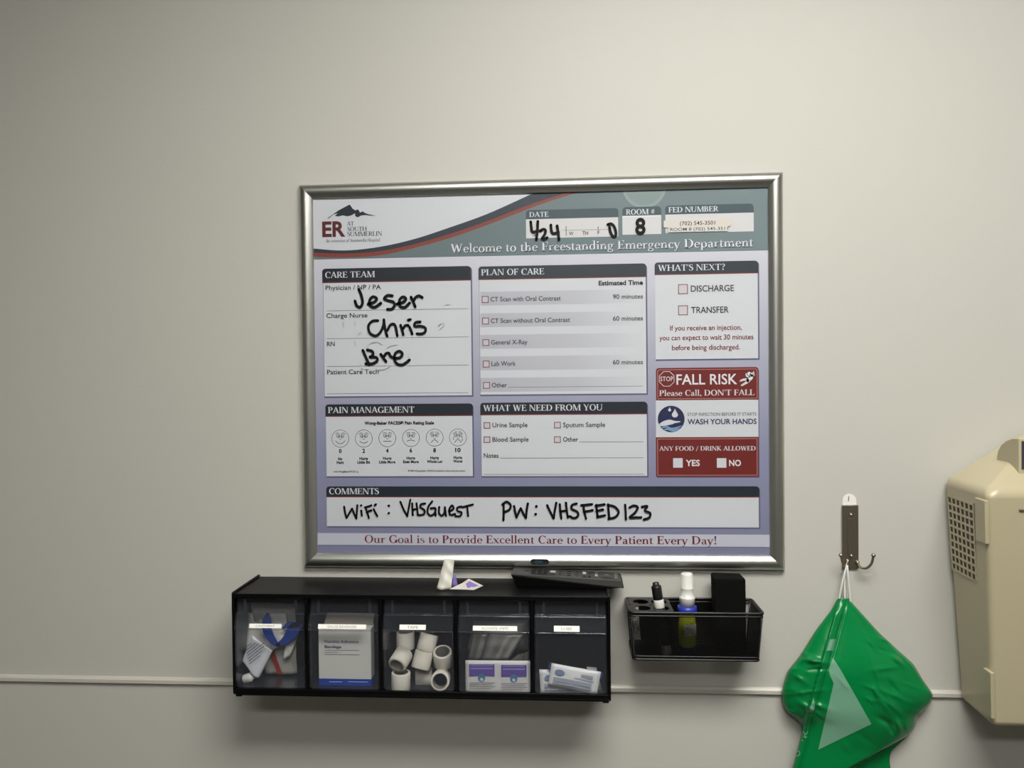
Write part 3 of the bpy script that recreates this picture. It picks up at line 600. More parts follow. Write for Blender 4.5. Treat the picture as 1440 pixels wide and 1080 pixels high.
# ------------------------------------------------------------------ rack of tilt bins
HX0, HX1, HZ1, HZ0, HDEP = -.0842, .5168, -.0175, -.1815, .1065
rack = thing('tilt_bin_rack', 'black wall rack of five clear tilt-out supply bins below the whiteboard', 'bin rack', W((HX0 + HX1) / 2, HZ0, HDEP / 2))
b = MB(); t_ = .0042
def side(x):       # end panel, its top edge standing a little over the top plate
    pr = [(0, HZ0), (HDEP - .004, HZ0), (HDEP, HZ0 + .004), (HDEP, HZ1), (HDEP - .003, HZ1 + .0016), (0, HZ1 + .0022)]
    b.prism([W(x, z, d) for d, z in pr], (t_, 0, 0), BLACK)
side(HX0); side(HX1 - t_)
b.box(HX0 + t_, HX1 - t_, HZ1 - .0045, HZ1 - .0010, 0, HDEP - .001, BLACK)        # top plate
b.box(HX0 + t_, HX1 - t_, HZ1 - .0075, HZ1 - .0005, HDEP - .004, HDEP, BLACK)      # front lip
b.box(HX0 + t_, HX1 - t_, HZ0, HZ0 + .004, 0, HDEP - .001, BLACK)
b.box(HX0 + t_, HX1 - t_, HZ0 + .004, HZ0 + .0115, HDEP - .0045, HDEP - .0005, BLACK)
b.box(HX0 + t_, HX1 - t_, HZ0 + .004, HZ1 - .0045, 0, .003, BLACK)
PITCH = (HX1 - HX0 - t_) / 5
for i in range(1, 5):
    x = HX0 + i * PITCH; b.box(x, x + t_, HZ0 + .004, HZ1 - .0045, .003, HDEP - .001, BLACK)
b.build('housing', rack, bevel=.0008)
for x in (HX0 + .003, HX1 - .013):
    f = MB(); f.box(x, x + .010, HZ0 - .003, HZ0, HDEP - .014, HDEP - .003, BLACK); f.build('foot', rack, bevel=.001)
FZ = HZ0 + .0125                                    # inner floor of a bin
# front of a bin as seen from the side: (depth, height under the rack's top)
bf = [(.0990, -.0085), (.0990, -.0315), (.1035, -.0335), (.1105, -.0545), (.1105, -.0570), (.1075, -.0580), (.1050, -.1500)]
LABELT = ['OINTMENT', 'GAUZE BANDAGES', 'TAPE', 'ALCOHOL WIPES', 'LUBE']
LBX = [(351, 395.5, 874.6, 881), (447.5, 514.5, 875.3, 882.5), (562, 598.6, 876.5, 884), (665, 727.3, 878.5, 886), (779, 815, 879.2, 887.5)]
def binfront(x0, x1):
    b = MB(); w_ = .0022; prof = [(d, HZ1 + z) for d, z in bf]; inner = [(d - w_, z) for d, z in prof]
    n = len(prof)
    vs = [W(x, z, d) for x in (x0, x1) for d, z in prof + inner[::-1]]; m = 2 * n
    b.add(vs, [(i, (i + 1) % m, m + (i + 1) % m, m + i) for i in range(m)] + [tuple(range(m))[::-1], tuple(range(m, 2 * m))], CLEAR)
    return b
for i in range(5):
    x0 = HX0 + i * PITCH + t_ + .0012; x1 = HX0 + (i + 1) * PITCH - .0012
    b = binfront(x0 + .0022, x1 - .0022)
    for xa in (x0, x1 - .0022):                     # side walls
        pr = [(.012, FZ - .0022)] + [(d, HZ1 + z) for d, z in bf[::-1]] + [(.012, HZ1 - .0085)]
        b.prism([W(xa, z, d) for d, z in pr], (.0022, 0, 0), CLEAR)
    b.box(x0 + .0022, x1 - .0022, FZ - .0022, FZ, .012, .1028, CLEAR)
    for xr in (x0 + .013, x1 - .017):               # ribs beside the finger pull
        b.box(xr, xr + .004, HZ1 - .0305, HZ1 - .0095, .0987, .1035, CLEAR)
    b.box(x0 + .0022, x1 - .0022, HZ1 - .0110, HZ1 - .0085, .0987, .1012, CLEAR)
    for d_, z_, r_ in ((.1108, -.0560, .0011), (.1032, -.0330, .0008)):      # rounded beads along the lip
        b.tube([W(x0 + .001, HZ1 + z_, d_), W((x0 + x1) / 2, HZ1 + z_, d_), W(x1 - .001, HZ1 + z_, d_)], r_, CLEAR, 12)
    bn = b.build('bin', rack, bevel=.0005, seg=1)
    # paper label on the slanted lip
    l0, l1, y0, y1 = LBX[i]; b = MB(); dl = .1085
    xa, za = at(l0, y0, dl); xb, zb_ = at(l1, y1, dl + .002)
    sl = (.1105 - .1035) / (.0335 - .0545)          # depth per height on the lip
    def lip(x, z, o): return W(x, z, .1035 + (z - (HZ1 - .0335)) * sl + o)
    zc = HZ1 - .0535; za = zc + (za - zb_)
    b.hexa([lip(xa, zc, .0003), lip(xb, zc, .0003), lip(xb, za, .0003), lip(xa, za, .0003)], [lip(xa, zc, .0008), lip(xb, zc, .0008), lip(xb, za, .0008), lip(xa, za, .0008)], PAPER)
    vs, fs = sans_polys(LABELT[i], 0.0); a0 = min(v[0] for v in vs); a1 = max(v[0] for v in vs); f_ = .55 if i in (1, 3) else .42
    if i == 0: f_ = .6
    mx_ = (xa + xb) / 2; ww = (xb - xa) * f_ / 2 + (.002 if i in (1, 3) else 0)
    hh = (za - zc) * .5
    b.add([lip(mx_ - ww + (v[0] - a0) / (a1 - a0) * 2 * ww, zc + (za - zc) * .26 + v[1] / CAPH * hh, .001) for v in vs], fs, mat('faded_ink', '#8b8a86', 0.6))
    b.build('label_strip', bn)

# ------------------------------------------------------------------ what is in the bins
def sheet(name, pts_grid, thick, m, parent=None, extra=None):
    """thin solid from a grid of world points (rows of points), thickened along +d"""
    b = MB(); nr, nc = len(pts_grid), len(pts_grid[0]); off = Vector((0, -thick, 0))
    f = [p for r in pts_grid for p in r]; N = nr * nc
    vs = f + [p + off for p in f]; fs = []
    for r in range(nr - 1):
        for c in range(nc - 1):
            i = r * nc + c; fs.append((i, i + nc, i + nc + 1, i + 1)); fs.append((N + i, N + i + 1, N + i + nc + 1, N + i + nc))
    rim = [c for c in range(nc)] + [r * nc + nc - 1 for r in range(1, nr)] + [(nr - 1) * nc + c for c in range(nc - 2, -1, -1)] + [r * nc for r in range(nr - 2, 0, -1)]
    for k in range(len(rim)): a, c = rim[k], rim[(k + 1) % len(rim)]; fs.append((a, c, N + c, N + a))
    b.add(vs, fs, m, True)
    if extra: extra(b)
    return b.build(name, parent)
def bilin(q4, u, v):
    a, b_, c, d = [Vector(p) for p in q4]       # bottom-left, bottom-right, top-right, top-left
    return a.lerp(b_, u).lerp(d.lerp(c, u), v)
def quadgrid(q4, nu, nv, fn): return [[bilin(q4, c / nu, r / nv) + Vector((0, -fn(c / nu, r / nv), 0)) for c in range(nu + 1)] for r in range(nv + 1)]
def lump(seed, n=7, amp=.003):
    rnd = random.Random(seed); w_ = [(rnd.uniform(2, 9), rnd.uniform(2, 9), rnd.uniform(0, 6), rnd.uniform(.3, 1)) for _ in range(n)]
    return lambda u, v: amp * sum(a * abs(math.sin(p * u + s * v + o)) for p, s, o, a in w_) / n * 2
CX5 = lambda X: 320 + X / 7.2
CY5 = lambda Y: 830 + Y / 7.2
# bin 1: crumpled plastic dressing bags and an ointment tube
BAG = mat('bag_film_white', '#c4c2ba', 0.28, spec=0.6); BAGG = mat('bag_film_grey', '#98958a', 0.25, spec=0.6); BLUEP = mat('swirl_royal_blue', '#1f3a86', 0.35); REDP = mat('stripe_red', '#9c2a28', 0.35)
def pq(X, Y, d):
    p = P(CX5(X), CY5(Y), d); p.z = max(p.z, FZ + Z0 + .0008); return p
fb = lump(3, amp=.007)
q4 = [pq(395, 830, .048), pq(715, 830, .048), pq(700, 125, .044), pq(245, 110, .046)]
def red(b):
    f = lambda v: .30 + .33 * max(0, .42 - v) ** 1.3 * 1.7
    for r in range(24):
        v0, v1 = r / 24 * .50, (r + 1) / 24 * .50
        pts = [bilin(q4, f(v) + s_, v) + Vector((0, -fb(f(v) + s_, v) - .0016, 0)) for s_, v in ((-.085, v0), (.085, v0), (.085, v1), (-.085, v1))]
        b.add(pts, [(0, 1, 2, 3)], REDP)
o = sheet('plastic_bag', quadgrid(q4, 18, 22, fb), .0012, BAGG, None, red); tag(o, 'crumpled grey plastic bag with a curved red stripe at the back of the first bin', 'bag')
fc = lump(21, amp=.004)
qz = [pq(175, 600, .058), pq(470, 600, .058), pq(400, 215, .046), pq(190, 225, .046)]
o = sheet('film_sleeve', quadgrid(qz, 12, 14, fc), .0012, BAG); tag(o, 'crinkled white film sleeve upright behind the ointment tube in the first bin', 'sleeve')
ff = lump(8, amp=.005)
q5 = [pq(455, 600, .062), pq(640, 500, .062), pq(600, 225, .050), pq(440, 225, .050)]
def blue(b):
    for pts in ([(405, 240, 30), (398, 300, 85), (400, 390, 95), (432, 470, 85), (480, 535, 60), (500, 560, 30)], [(515, 550, 40), (580, 510, 75), (645, 440, 110), (690, 375, 110), (740, 355, 30)], [(560, 385, 20), (620, 352, 60), (700, 350, 60)]):
        for pl in ribbon_polys([(p[0], p[1]) for p in pts], [p[2] for p in pts], 6):
            b.add([P(CX5(x), CY5(y), .0740) for x, y in pl], [tuple(range(len(pl)))], BLUEP)
o = sheet('dressing_packet', quadgrid(q5, 10, 12, ff), .0012, mat('packet_film', '#c9c7c0', 0.3), None, blue); tag(o, 'white dressing packet with bold blue swirl print in the first bin', 'packet')
o = sheet('film_strip', quadgrid([pq(570, 690, .062), pq(640, 660, .060), pq(725, 440, .056), pq(600, 520, .060)], 6, 6, lump(5, amp=.003)), .0012, mat('packet_film', '#c9c7c0', 0.3)); tag(o, 'torn white film strip below the blue swirl in the first bin', 'film')
# ointment tube: flattened body, crimped end above, cap at the lower left
tb = thing('ointment_tube', 'white ointment tube aslant with its round cap down in the first bin', 'tube', pq(200, 930, .085))
E0, E1 = pq(250, 455, .0760), pq(455, 612, .0760); B0, B1 = pq(148, 705, .0810), pq(395, 740, .0790); C0, C1 = pq(245, 825, .0850), pq(322, 885, .0850)
def tubeline(v):
    if v < .62: return E0.lerp(B0, v / .62), E1.lerp(B1, v / .62)
    k = (v - .62) / .38; return B0.lerp(C0, k), B1.lerp(C1, k)
b = MB(); rows = []; NV = 16
for k in range(NV + 1):
    v = k / NV; l, r = tubeline(v); th = .0010 + .0060 * math.sin(min(1, v) * math.pi * .62) ; c = (l + r) / 2; h = (r - l) / 2
    rows.append([c + h * math.copysign(abs(math.cos(2 * math.pi * j / 24)) ** .6, math.cos(2 * math.pi * j / 24)) + Vector((0, -th * math.sin(2 * math.pi * j / 24), 0)) for j in range(24)])
vs = [p for r in rows for p in r]; fs = [(i * 24 + j, (i + 1) * 24 + j, (i + 1) * 24 + (j + 1) % 24, i * 24 + (j + 1) % 24) for i in range(NV) for j in range(24)]
b.add(vs, fs + [tuple(range(24)), tuple(range(NV * 24 + 23, NV * 24 - 1, -1))], mat('tube_foil', '#bfc0c2', 0.35), True)
bx = b.build('body', tb)
b = MB()
for k in range(7):                                 # rows of fine print, slanting with the tube
    X0, Y0 = 178 + k * 7, 585 + k * 27
    ln_ = (60, 105, 145, 170, 180, 160, 110)[k]
    for a, c in ((0, .3), (.34, .62), (.66, 1.0 - .08 * (k % 3))):
        p = [P(CX5(X0 + ln_ * t + n_ * .6), CY5(Y0 - ln_ * .78 * t + n_ * .8), .0905) for t, n_ in ((a, 3.6), (c, 3.6), (c, -3.6), (a, -3.6))]
        b.add(p, [(0, 1, 2, 3)], mat('tube_print', '#565a6b', 0.5))
b.build('print', bx)
b = MB(); s0 = pq(262, 872, .0850); e0 = pq(150, 905, .0850); ax = (e0 - s0).normalized()
b.lathe(s0 + ax * -.001, ax, [(.0045, 0), (.0048, .004), (.0074, .0045), (.0076, .006), (.0070, .0165), (.0060, .0178)], WHITEP, 22); b.build('cap', tb)
# bin 2: bandage box
BOXW = mat('carton_white', '#c9c7be', 0.55); BOXB = mat('carton_blue', '#12368f', 0.45); BOXT = mat('carton_top_shaded', '#7f7668', 0.6)  # the lid's brown is shade on the carton's top, put into the colour
bx0, bz1 = at(447.8, 884, .092); bx1, _ = at(522, 954, .092)
bb = thing('bandage_box', 'white carton of adhesive bandages with blue bottom band in the second bin', 'box', W((bx0 + bx1) / 2, FZ, .07))
b = MB(); b.box(bx0, bx1, FZ + .0006, bz1, .070, .092, BOXW)
zb_ = at(485, 954.6, .092)[1]; b.box(bx0 - .0002, bx1 + .0002, FZ + .0004, zb_, .0698, .0924, BOXB)
def tbox(txt, X0, X1, Y, cap, m, bold=0):
    a, z = at(420 + X0 / 7.2, 830 + Y / 7.2, .0925); c, _ = at(420 + X1 / 7.2, 830 + Y / 7.2, .0925); put(b, sans_polys(txt, bold), a, c, z, cap, .0926, m, CAPH)
INKV = mat('carton_print', '#5b5873', 0.5)
tbox('Flexible Adhesive', 262, 605, 530, .0042, INKV, .015); tbox('Bandage', 262, 432, 583, .0042, INKV, .03); tbox('Latex Free', 265, 405, 633, .0022, INKV)
for Y, X0, X1 in ((606, 262, 610), (650, 262, 615)):
    a, z = at(420 + X0 / 7.2, 830 + Y / 7.2, .0925); c, _ = at(420 + X1 / 7.2, 830 + Y / 7.2, .0925); b.box(a, c, z, z + .0004, .092, .0926, INKV)
for X0, X1 in ((310, 440), (500, 700)):
    a, z = at(420 + X0 / 7.2, 830 + 930 / 7.2, .0925); c, _ = at(420 + X1 / 7.2, 830 + 930 / 7.2, .0925); b.box(a, c, z, z + .0012, .0924, .0927, mat('carton_pale_blue', '#8aa3d0', 0.5))
b.build('carton', bb)
b = MB(); b.hexa([W(bx0 + .002, bz1 - .001, .0705), W(bx1 - .001, bz1 - .001, .0705), W(bx1 - .001, bz1 + .0165, .0620), W(bx0 + .006, bz1 + .0165, .0620)], [W(bx0 + .002, bz1 - .001, .0713), W(bx1 - .001, bz1 - .001, .0713), W(bx1 - .001, bz1 + .0165, .0628), W(bx0 + .006, bz1 + .0165, .0628)], BOXT); b.build('lid', bb)
# bin 3: tape rolls
TAPE = mat('cloth_tape', '#d3cdbd', 0.75, bump=0.15, bscale=1500); CORE = mat('tape_core', '#8d877a', 0.7)
rolls = []
def first_roll():
    r = bpy.data.objects.new('tape_roll', None); r.empty_display_size = .01; col.objects.link(r)
    b = MB(); b.lathe((0, 0, -.0135), (0, 0, 1), [(.0113, 0), (.0148, 0), (.0152, .0008), (.0152, .0262), (.0148, .027), (.0113, .027)], TAPE, 36); 
    # open the ends: drop the two end caps
    for k in (1, 1): b.f.pop(); b.m.pop(); b.sm.pop()
    w_ = b.build('tape', r); w_.parent = r; w_.matrix_parent_inverse = Matrix.Identity(4)
    b = MB(); b.lathe((0, 0, -.0137), (0, 0, 1), [(.0112, 0), (.0118, 0), (.0118, .0274), (.0112, .0274)], CORE, 36)
    for k in (1, 1): b.f.pop(); b.m.pop(); b.sm.pop()
    b.lathe((0, 0, -.0137), (0, 0, 1), [(.0110, .0274), (.0110, 0)], CORE, 36)
    for k in (1, 1): b.f.pop(); b.m.pop(); b.sm.pop()
    c_ = b.build('core', r); c_.parent = r; c_.matrix_parent_inverse = Matrix.Identity(4)
    return r
def dup(root):
    r = root.copy(); col.objects.link(r)
    for ch in root.children:
        c = ch.copy(); col.objects.link(c); c.parent = r
    return r
R0 = first_roll()
RX = lambda X, Y, d: P(530 + X / 7.2, 830 + Y / 7.2, d)
RT = .0152; HT = .0137
spots = [  # centre in photo crop, depth, axis, label
 ((243, 915), .0865, (0.02, .0, 1), 'white tape roll standing upright at the front left of the tape bin'),
 ((240, 700), .0800, (-.26, -.86, -.40), 'tilted white tape roll with open bore, leaning on the upright front roll'),
 ((462, 705), .0700, (.22, .30, .93), 'tall-leaning white tape roll at the centre of the tape bin'),
 ((668, 685), .0700, (.02, -.42, .91), 'upright white tape roll directly above the one showing a round bore'),
 ((648, 905), .0850, (.05, -.95, .22), 'white tape roll lying with its round bore facing out at the front right'),
 ((290, 505), .0420, (0.0, .05, 1), 'white tape roll at the back left of the tape bin, behind the tilted one'),
 ((513, 530), .0560, (.22, .30, .93), 'white tape roll on top of the pile, behind the centre leaning roll'),
 ((480, 880), .0480, (.98, .1, .05), 'white tape roll lying low under the centre leaning roll'),
]
for i, (c, d, ax, lab) in enumerate(spots):
    r = R0 if i == 0 else dup(R0)
    r.location = RX(c[0], c[1], d); r.rotation_mode = 'QUATERNION'; r.rotation_quaternion = Vector(ax).normalized().to_track_quat('Z', 'Y')
    tag(r, lab, 'tape roll', 'rolls of white tape in the third bin')
# bin 4: pair of wrapped wipes in front, foil packets behind
PURP = mat('packet_purple', '#5d4a92', 0.4); PWH = mat('packet_white', '#c8c5c2', 0.45); FOIL = mat('packet_foil', '#5a5852', 0.42, metal=0.35); BLUEQ = mat('packet_blue', '#42789a', 0.4); PTXT = mat('packet_print', '#77736f', 0.5)
QX = lambda X, Y, d: P(640 + X / 7.2, 830 + Y / 7.2, d)
o = thing('alcohol_wipe_packet', 'joined pair of white and purple wrapped alcohol wipes in the fourth bin', 'wipes', QX(435, 1040, .095))
g = [QX(108, 1038, .0962), QX(762, 1044, .0962), QX(762, 712, .0945), QX(105, 708, .0945)]
sheet('wrapper', quadgrid(g, 16, 8, lambda u, v: .0012 * abs(math.sin(u * math.pi * 2)) * math.sin(v * math.pi)), .0016, PWH, o)
b = MB()
def pk(X0, Y0, X1, Y1, m, l=0):
    b.add([QX(X0, Y1, .0990 + l * .0001), QX(X1, Y1, .0990 + l * .0001), QX(X1, Y0, .0990 + l * .0001), QX(X0, Y0, .0990 + l * .0001)], [(0, 1, 2, 3)], m)
for X, dy in ((142, 0), (467, 7)):
    pk(X, 750 + dy, X + 257, 868 + dy, PURP); pk(X + 15, 757 + dy, X + 235, 766 + dy, mat('packet_lilac', '#8c80b6', 0.4), 1); pk(X + 15, 785 + dy, X + 240, 800 + dy, mat('packet_lilac', '#8c80b6', 0.4), 1)
    cx_, cy_ = X + 127, 885 + dy
    pts = [QX(cx_ + 37 * math.cos(k * math.pi / 10), cy_ + 40 * math.sin(k * math.pi / 10), .0992) for k in range(20)][::-1]; b.add(pts, [tuple(range(20))], BLUEQ)
    pts = [QX(cx_ + 16 * math.cos(k * math.pi / 6), cy_ + 18 + 16 * math.sin(k * math.pi / 6), .0993) for k in range(12)][::-1]; b.add(pts, [tuple(range(12))], PWH)
    for k in range(4): pk(X, 935 + dy + k * 19, X + 262 - 30 * (k % 2), 940 + dy + k * 19, PTXT)
b.build('print', o)
for k, (qd, lab) in enumerate((
    ([(250, 700, .078), (540, 700, .080), (712, 440, .062), (330, 425, .060)], 'grey foil wipe packet with curved edge foremost behind the purple pair'),
    ([(560, 705, .074), (750, 700, .074), (748, 615, .070), (640, 645, .072)], 'grey foil wipe packet lying low at the right behind the purple pair'),
    ([(130, 700, .066), (310, 700, .068), (420, 430, .052), (180, 425, .050)], 'grey foil wipe packet leaning at the left behind the purple pair'),
    ([(120, 600, .046), (740, 600, .046), (740, 300, .026), (190, 310, .026)], 'grey foil wipe packet at the very back of the fourth bin'))):
    g = [QX(*p) for p in qd]
    oo = sheet('foil_packet', quadgrid(g, 10, 8, lambda u, v, k=k: .004 * math.sin(u * math.pi) + .0008 * math.sin(u * 14 + k)), .0012, FOIL); tag(oo, lab, 'packet', 'foil wipe packets in the fourth bin')
# bin 5: lubricant sachets
SX = lambda X, Y, d: P(750 + X / 7.2, 830 + Y / 7.2, d)
SW = mat('sachet_white', '#d5d5d2', 0.4); SB = mat('sachet_blue', '#969ca9', 0.4); SD = mat('sachet_dark_blue', '#23366f', 0.4)
def sachet(qd, lab, thick=.0022, cls=SW):
    g = [SX(*p) for p in qd]; fn = lambda u, v: .0022 * math.sin(u * math.pi) * math.sin(v * math.pi)
    t = thing('lubricant_sachet', lab, 'sachet', (g[0] + g[1]) / 2, 'sachets in the fifth bin')
    body = sheet('pouch', quadgrid(g, 12, 6, fn), thick, cls, t)
    b = MB(); off = Vector((0, -thick - .0026, 0))
    def pr(u0, v0, u1, v1, m, l=0): b.add([bilin(g, u, v) + off * (1 + l * .05) for u, v in ((u0, v0), (u1, v0), (u1, v1), (u0, v1))], [(0, 1, 2, 3)], m)
    pr(.08, .16, .88, .22, SB); pr(.08, .27, .86, .45, SB); pr(.50, .52, .88, .58, SB); pr(.62, .64, .86, .78, SB)
    pts = [bilin(g, .19 + .10 * math.cos(k * math.pi / 8), .68 + .14 * math.sin(k * math.pi / 8)) + off for k in range(16)]; b.add(pts, [tuple(range(16))], mat('sachet_mid_blue', '#7484a0', 0.4))
    b.build('print', t)
    return t, g
sachet([(75, 1040, .088), (600, 1040, .088), (600, 810, .084), (60, 800, .084)], 'white and blue sachet lying square at the bottom front of the fifth bin')
t5, g5 = sachet([(150, 955, .0935), (640, 1050, .0965), (685, 825, .0935), (185, 735, .0905)], 'white and blue sachet tilted across the front of the fifth bin')
for u0, u1, v0, v1 in ((-.05, -.002, .72, 1.0), (1.002, 1.04, .70, .98)):
    b = MB(); p = [bilin(g5, u, v) for u, v in ((u0, v0), (u1, v0), (u1, v1), (u0, v1))]; b.hexa(p, [x + Vector((0, -.001, 0)) for x in p], SD); b.build('blue_edge', t5)
sachet([(560, 1030, .068), (700, 1030, .070), (640, 780, .058), (540, 770, .058)], 'pale sachet edge standing upright behind the tilted one in the fifth bin', cls=mat('sachet_grey', '#8d8f8c', 0.4))

# ------------------------------------------------------------------ on top of the rack
ZT = HZ1 - .001
wr = thing('wipe_wrapper', 'torn white and purple wipe wrapper standing on top of the bin rack', 'wrapper', W(*atz(628, 828, ZT)))
def E3(X, Y, d): return P(600 + X / 12, 780 + Y / 12, d)
g = [E3(170, 575, .074), E3(410, 592, .078), E3(468, 78, .058), E3(300, 72, .056)]
g2 = [g[0].copy(), g[1].copy(), g[2], g[3]]
for p in g2[:2]: p.z = max(p.z, ZT + Z0 + .0006)
sheet('wrapper_sheet', quadgrid(g2, 10, 12, lambda u, v: .003 * math.sin(u * 5) * (1 - v) + .0008 * math.sin(v * 15 + u * 6)), .0008, mat('wrapper_white', '#b9b6ad', 0.4), wr)
g = [E3(430, 540, .0735), E3(535, 540, .071), E3(490, 345, .066), E3(450, 330, .066)]
o = sheet('purple_flap', quadgrid(g, 4, 5, lambda u, v: 0), .0008, PURP, wr); o['label'] = 'purple flap'
fl = [(385, 585, .083), (650, 590, .084), (790, 600, .085), (950, 528, .080), (710, 410, .068), (610, 480, .072)]
b = MB(); pts = [E3(*p) for p in fl]
for p in pts: p.z = max(p.z, ZT + Z0 + .0012)
b.prism(pts, (0, 0, .0006), mat('wrapper_white', '#b9b6ad', 0.4))
cpt = sum(pts, Vector()) / 6 + Vector((.006, 0, 0))
b.prism([cpt + (p - cpt) * .62 + Vector((0, 0, .0008)) for p in pts[1:]], (0, 0, .0002), mat('packet_lilac_bright', '#7a66a8', 0.4)); b.build('torn_corner', wr)

rc = thing('remote_control', 'black television remote lying on the right end of the bin rack', 'remote control', W(.43, ZT, .06))
zt0, zt1 = ZT + .0235, ZT + .0155
a = Vector(atz(721.9, 795.6, zt0)); c = Vector(atz(718.8, 806.3, zt0)); e = Vector(atz(873.8, 803.8, zt1)); f = Vector(atz(873.8, 816, zt1))
wa = .040
def w3(p): return W(p[0], p[1], p[2])
TL, FL, TR, FR = w3(a), w3(c), w3(e), w3(f)
# keep a real width: square the face up about its front edge
front = (FR - FL); ln = front.length; fx = front.normalized(); back = Vector((0, 1, 0)); back = (back - fx * back.dot(fx)).normalized()
dw = max(.030, min(.045, (TL - FL).length)); TL, TR = FL + back * dw, FR + back * dw
REM = mat('remote_plastic', '#1f1e1c', 0.5); REMD = mat('remote_shaded', '#040404', 0.6, spec=0.2)  # lower shell is blacker, its underside shade painted into the colour
b = MB()
floor_ = ZT + Z0 + .0003
def low(p, dx, dy, h): q_ = Vector((p.x + dx, p.y + dy, p.z - h)); q_.z = max(q_.z, floor_); return q_
midL = [low(FL, 0, -.0005, .0030), low(TL, 0, .0005, .0030)]; midR = [low(FR, .004, -.003, .0125), low(TR, .004, .003, .0125)]
b.hexa([midL[0], midR[0], midR[1], midL[1]], [FL, FR, TR, TL], REM); b.build('upper_shell', rc, bevel=.0012)
b = MB()
bl = [low(FL, .010, .003, .05), low(TL, .010, -.003, .05)]; br = [low(FL.lerp(FR, .90), 0, .003, .05), low(TL.lerp(TR, .90), 0, -.003, .05)]
m0, m1 = midL[0].lerp(midR[0], .96), midL[1].lerp(midR[1], .96)
b.hexa([bl[0], br[0], br[1], bl[1]], [midL[0], m0, m1, midL[1]], REMD); b.build('lower_shell', rc, bevel=.001)
up = fx.cross(back).normalized()
if up.z < 0: up = -up
def key(u, v, wu, wv, m, h=.0011, name='button'):
    b = MB(); cc = FL + fx * (ln * u) + back * (dw * v); s_ = [cc + fx * (ln * wu * i) + back * (dw * wv * j) + up * .0002 for i, j in ((-1, -1), (1, -1), (1, 1), (-1, 1))]
    b.hexa(s_, [p + up * h for p in s_], m); return b.build(name, rc)
KEY = mat('remote_key', '#141413', 0.5); KEYL = mat('remote_key_pale', '#a9a79f', 0.4); KEYG = mat('remote_key_grey', '#55534e', 0.4)
for k, u in enumerate((.20, .255, .31)):
    for v in (.25, .5, .75): key(u, v, .018, .07, KEY)
key(.135, .55, .02, .05, KEY)
for v in (.3, .5, .7): key(.445, v, .012, .06, KEY)
key(.375, .55, .024, .10, KEYL); key(.375, .82, .024, .08, KEY); key(.375, .25, .024, .06, KEY)
for v in (.22, .5, .78): key(.525, v, .018, .07, KEY)
for v in (.3, .5, .7): key(.595, v, .010, .06, KEY)
key(.665, .62, .016, .12, KEYL); key(.665, .25, .016, .07, KEY); key(.715, .3, .012, .16, KEY); key(.715, .7, .012, .12, KEY)
for v, m in ((.2, KEYG), (.42, KEYL), (.64, KEYG), (.84, KEYG)): key(.775, v, .013, .06, m)
key(.87, .5, .050, .34, KEY, .0008, 'label_plate'); key(.87, .5, .02, .10, KEYG, .0012)
key(.955, .5, .014, .38, KEYG, .0006, 'end_strip')

# ------------------------------------------------------------------ wire mesh basket
BX0, BZ1 = at(879.3, 840.5, 0); BX1 = .7560; BDEP = .0800; BZ0 = at(978, 931, BDEP)[1] + .0015
basket = thing('mesh_basket', 'black wire mesh marker basket on the wall below the whiteboard', 'basket', W((BX0 + BX1) / 2, BZ0, BDEP / 2))
WIRE = mat('black_wire', '#070708', 0.35); PLATE = mat('black_sheet_metal', '#161617', 0.45)
IN = .006                                                   # the bottom is this much narrower
def basket_pt(u, v, w_):        # u across, v up, w out of the wall
    ins = IN * (1 - v); x = BX0 + ins + (BX1 - BX0 - 2 * ins) * u
    return W(x, BZ0 + (BZ1 - BZ0) * v, .002 + (BDEP - .002 - ins * .8) * w_)
def loop(v, r):
    pts = []; rr = .05
    for (u, w_), (du0, dw0), (du1, dw1) in (((0, 1), (0, -1), (1, 0)), ((1, 1), (-1, 0), (0, -1)), ((1, 0), (0, 1), (-1, 0)), ((0, 0), (1, 0), (0, 1))):
        su, sw = .035, .09
        for t_ in (0, .25, .5, .75, 1):
            A = Vector((u + du0 * su, w_ + dw0 * sw, 0)); B = Vector((u, w_, 0)); C = Vector((u + du1 * su, w_ + dw1 * sw, 0))
            p = A * (1 - t_) ** 2 + B * 2 * t_ * (1 - t_) + C * t_ ** 2; pts.append(basket_pt(p.x, v, p.y))
    b = MB(); b.tube(pts, r, WIRE, 8, True); return b.build('rim_wire', basket)
loop(1.0, .0019); loop(.93, .0014); loop(.0, .0019); loop(.065, .0013)
for u, w_ in ((.012, .97), (.988, .97), (.012, .03), (.988, .03)): b = MB(); b.tube([basket_pt(u, 0, w_), basket_pt(u, 1, w_)], .0016, WIRE, 8); b.build('corner_post', basket)
def lattice(fn, wid, hei, name, step=.0030, hw=.00055):
    """woven diamond mesh on a panel given by fn(a, b) with a, b in metres"""
    b = MB(); n = int((wid + hei) / step) + 1
    for k in range(1, n):
        s_ = k * step
        for sg in (1, -1):
            a0, b0 = (s_, 0) if s_ < wid else (wid, s_ - wid)
            a1, b1 = (0, s_) if s_ < hei else (s_ - hei, hei)
            if sg < 0: a0, a1 = wid - a0, wid - a1
            v = Vector((a1 - a0, b1 - b0)); 
            if v.length < 1e-6: continue
            v.normalize(); nx, ny = -v.y * hw, v.x * hw
            cl = lambda x, y: fn(min(max(x, 0), wid) / wid, min(max(y, 0), hei) / hei)
            pts = [cl(a0 + nx, b0 + ny), cl(a1 + nx, b1 + ny), cl(a1 - nx, b1 - ny), cl(a0 - nx, b0 - ny)]
            b.add(pts, [(0, 1, 2, 3)], WIRE)
    return b.build(name, basket)
wx_, hz_ = BX1 - BX0, BZ1 - BZ0
def thick(o, t): m = o.modifiers.new('thickness', 'SOLIDIFY'); m.thickness = t; m.offset = 0; return o
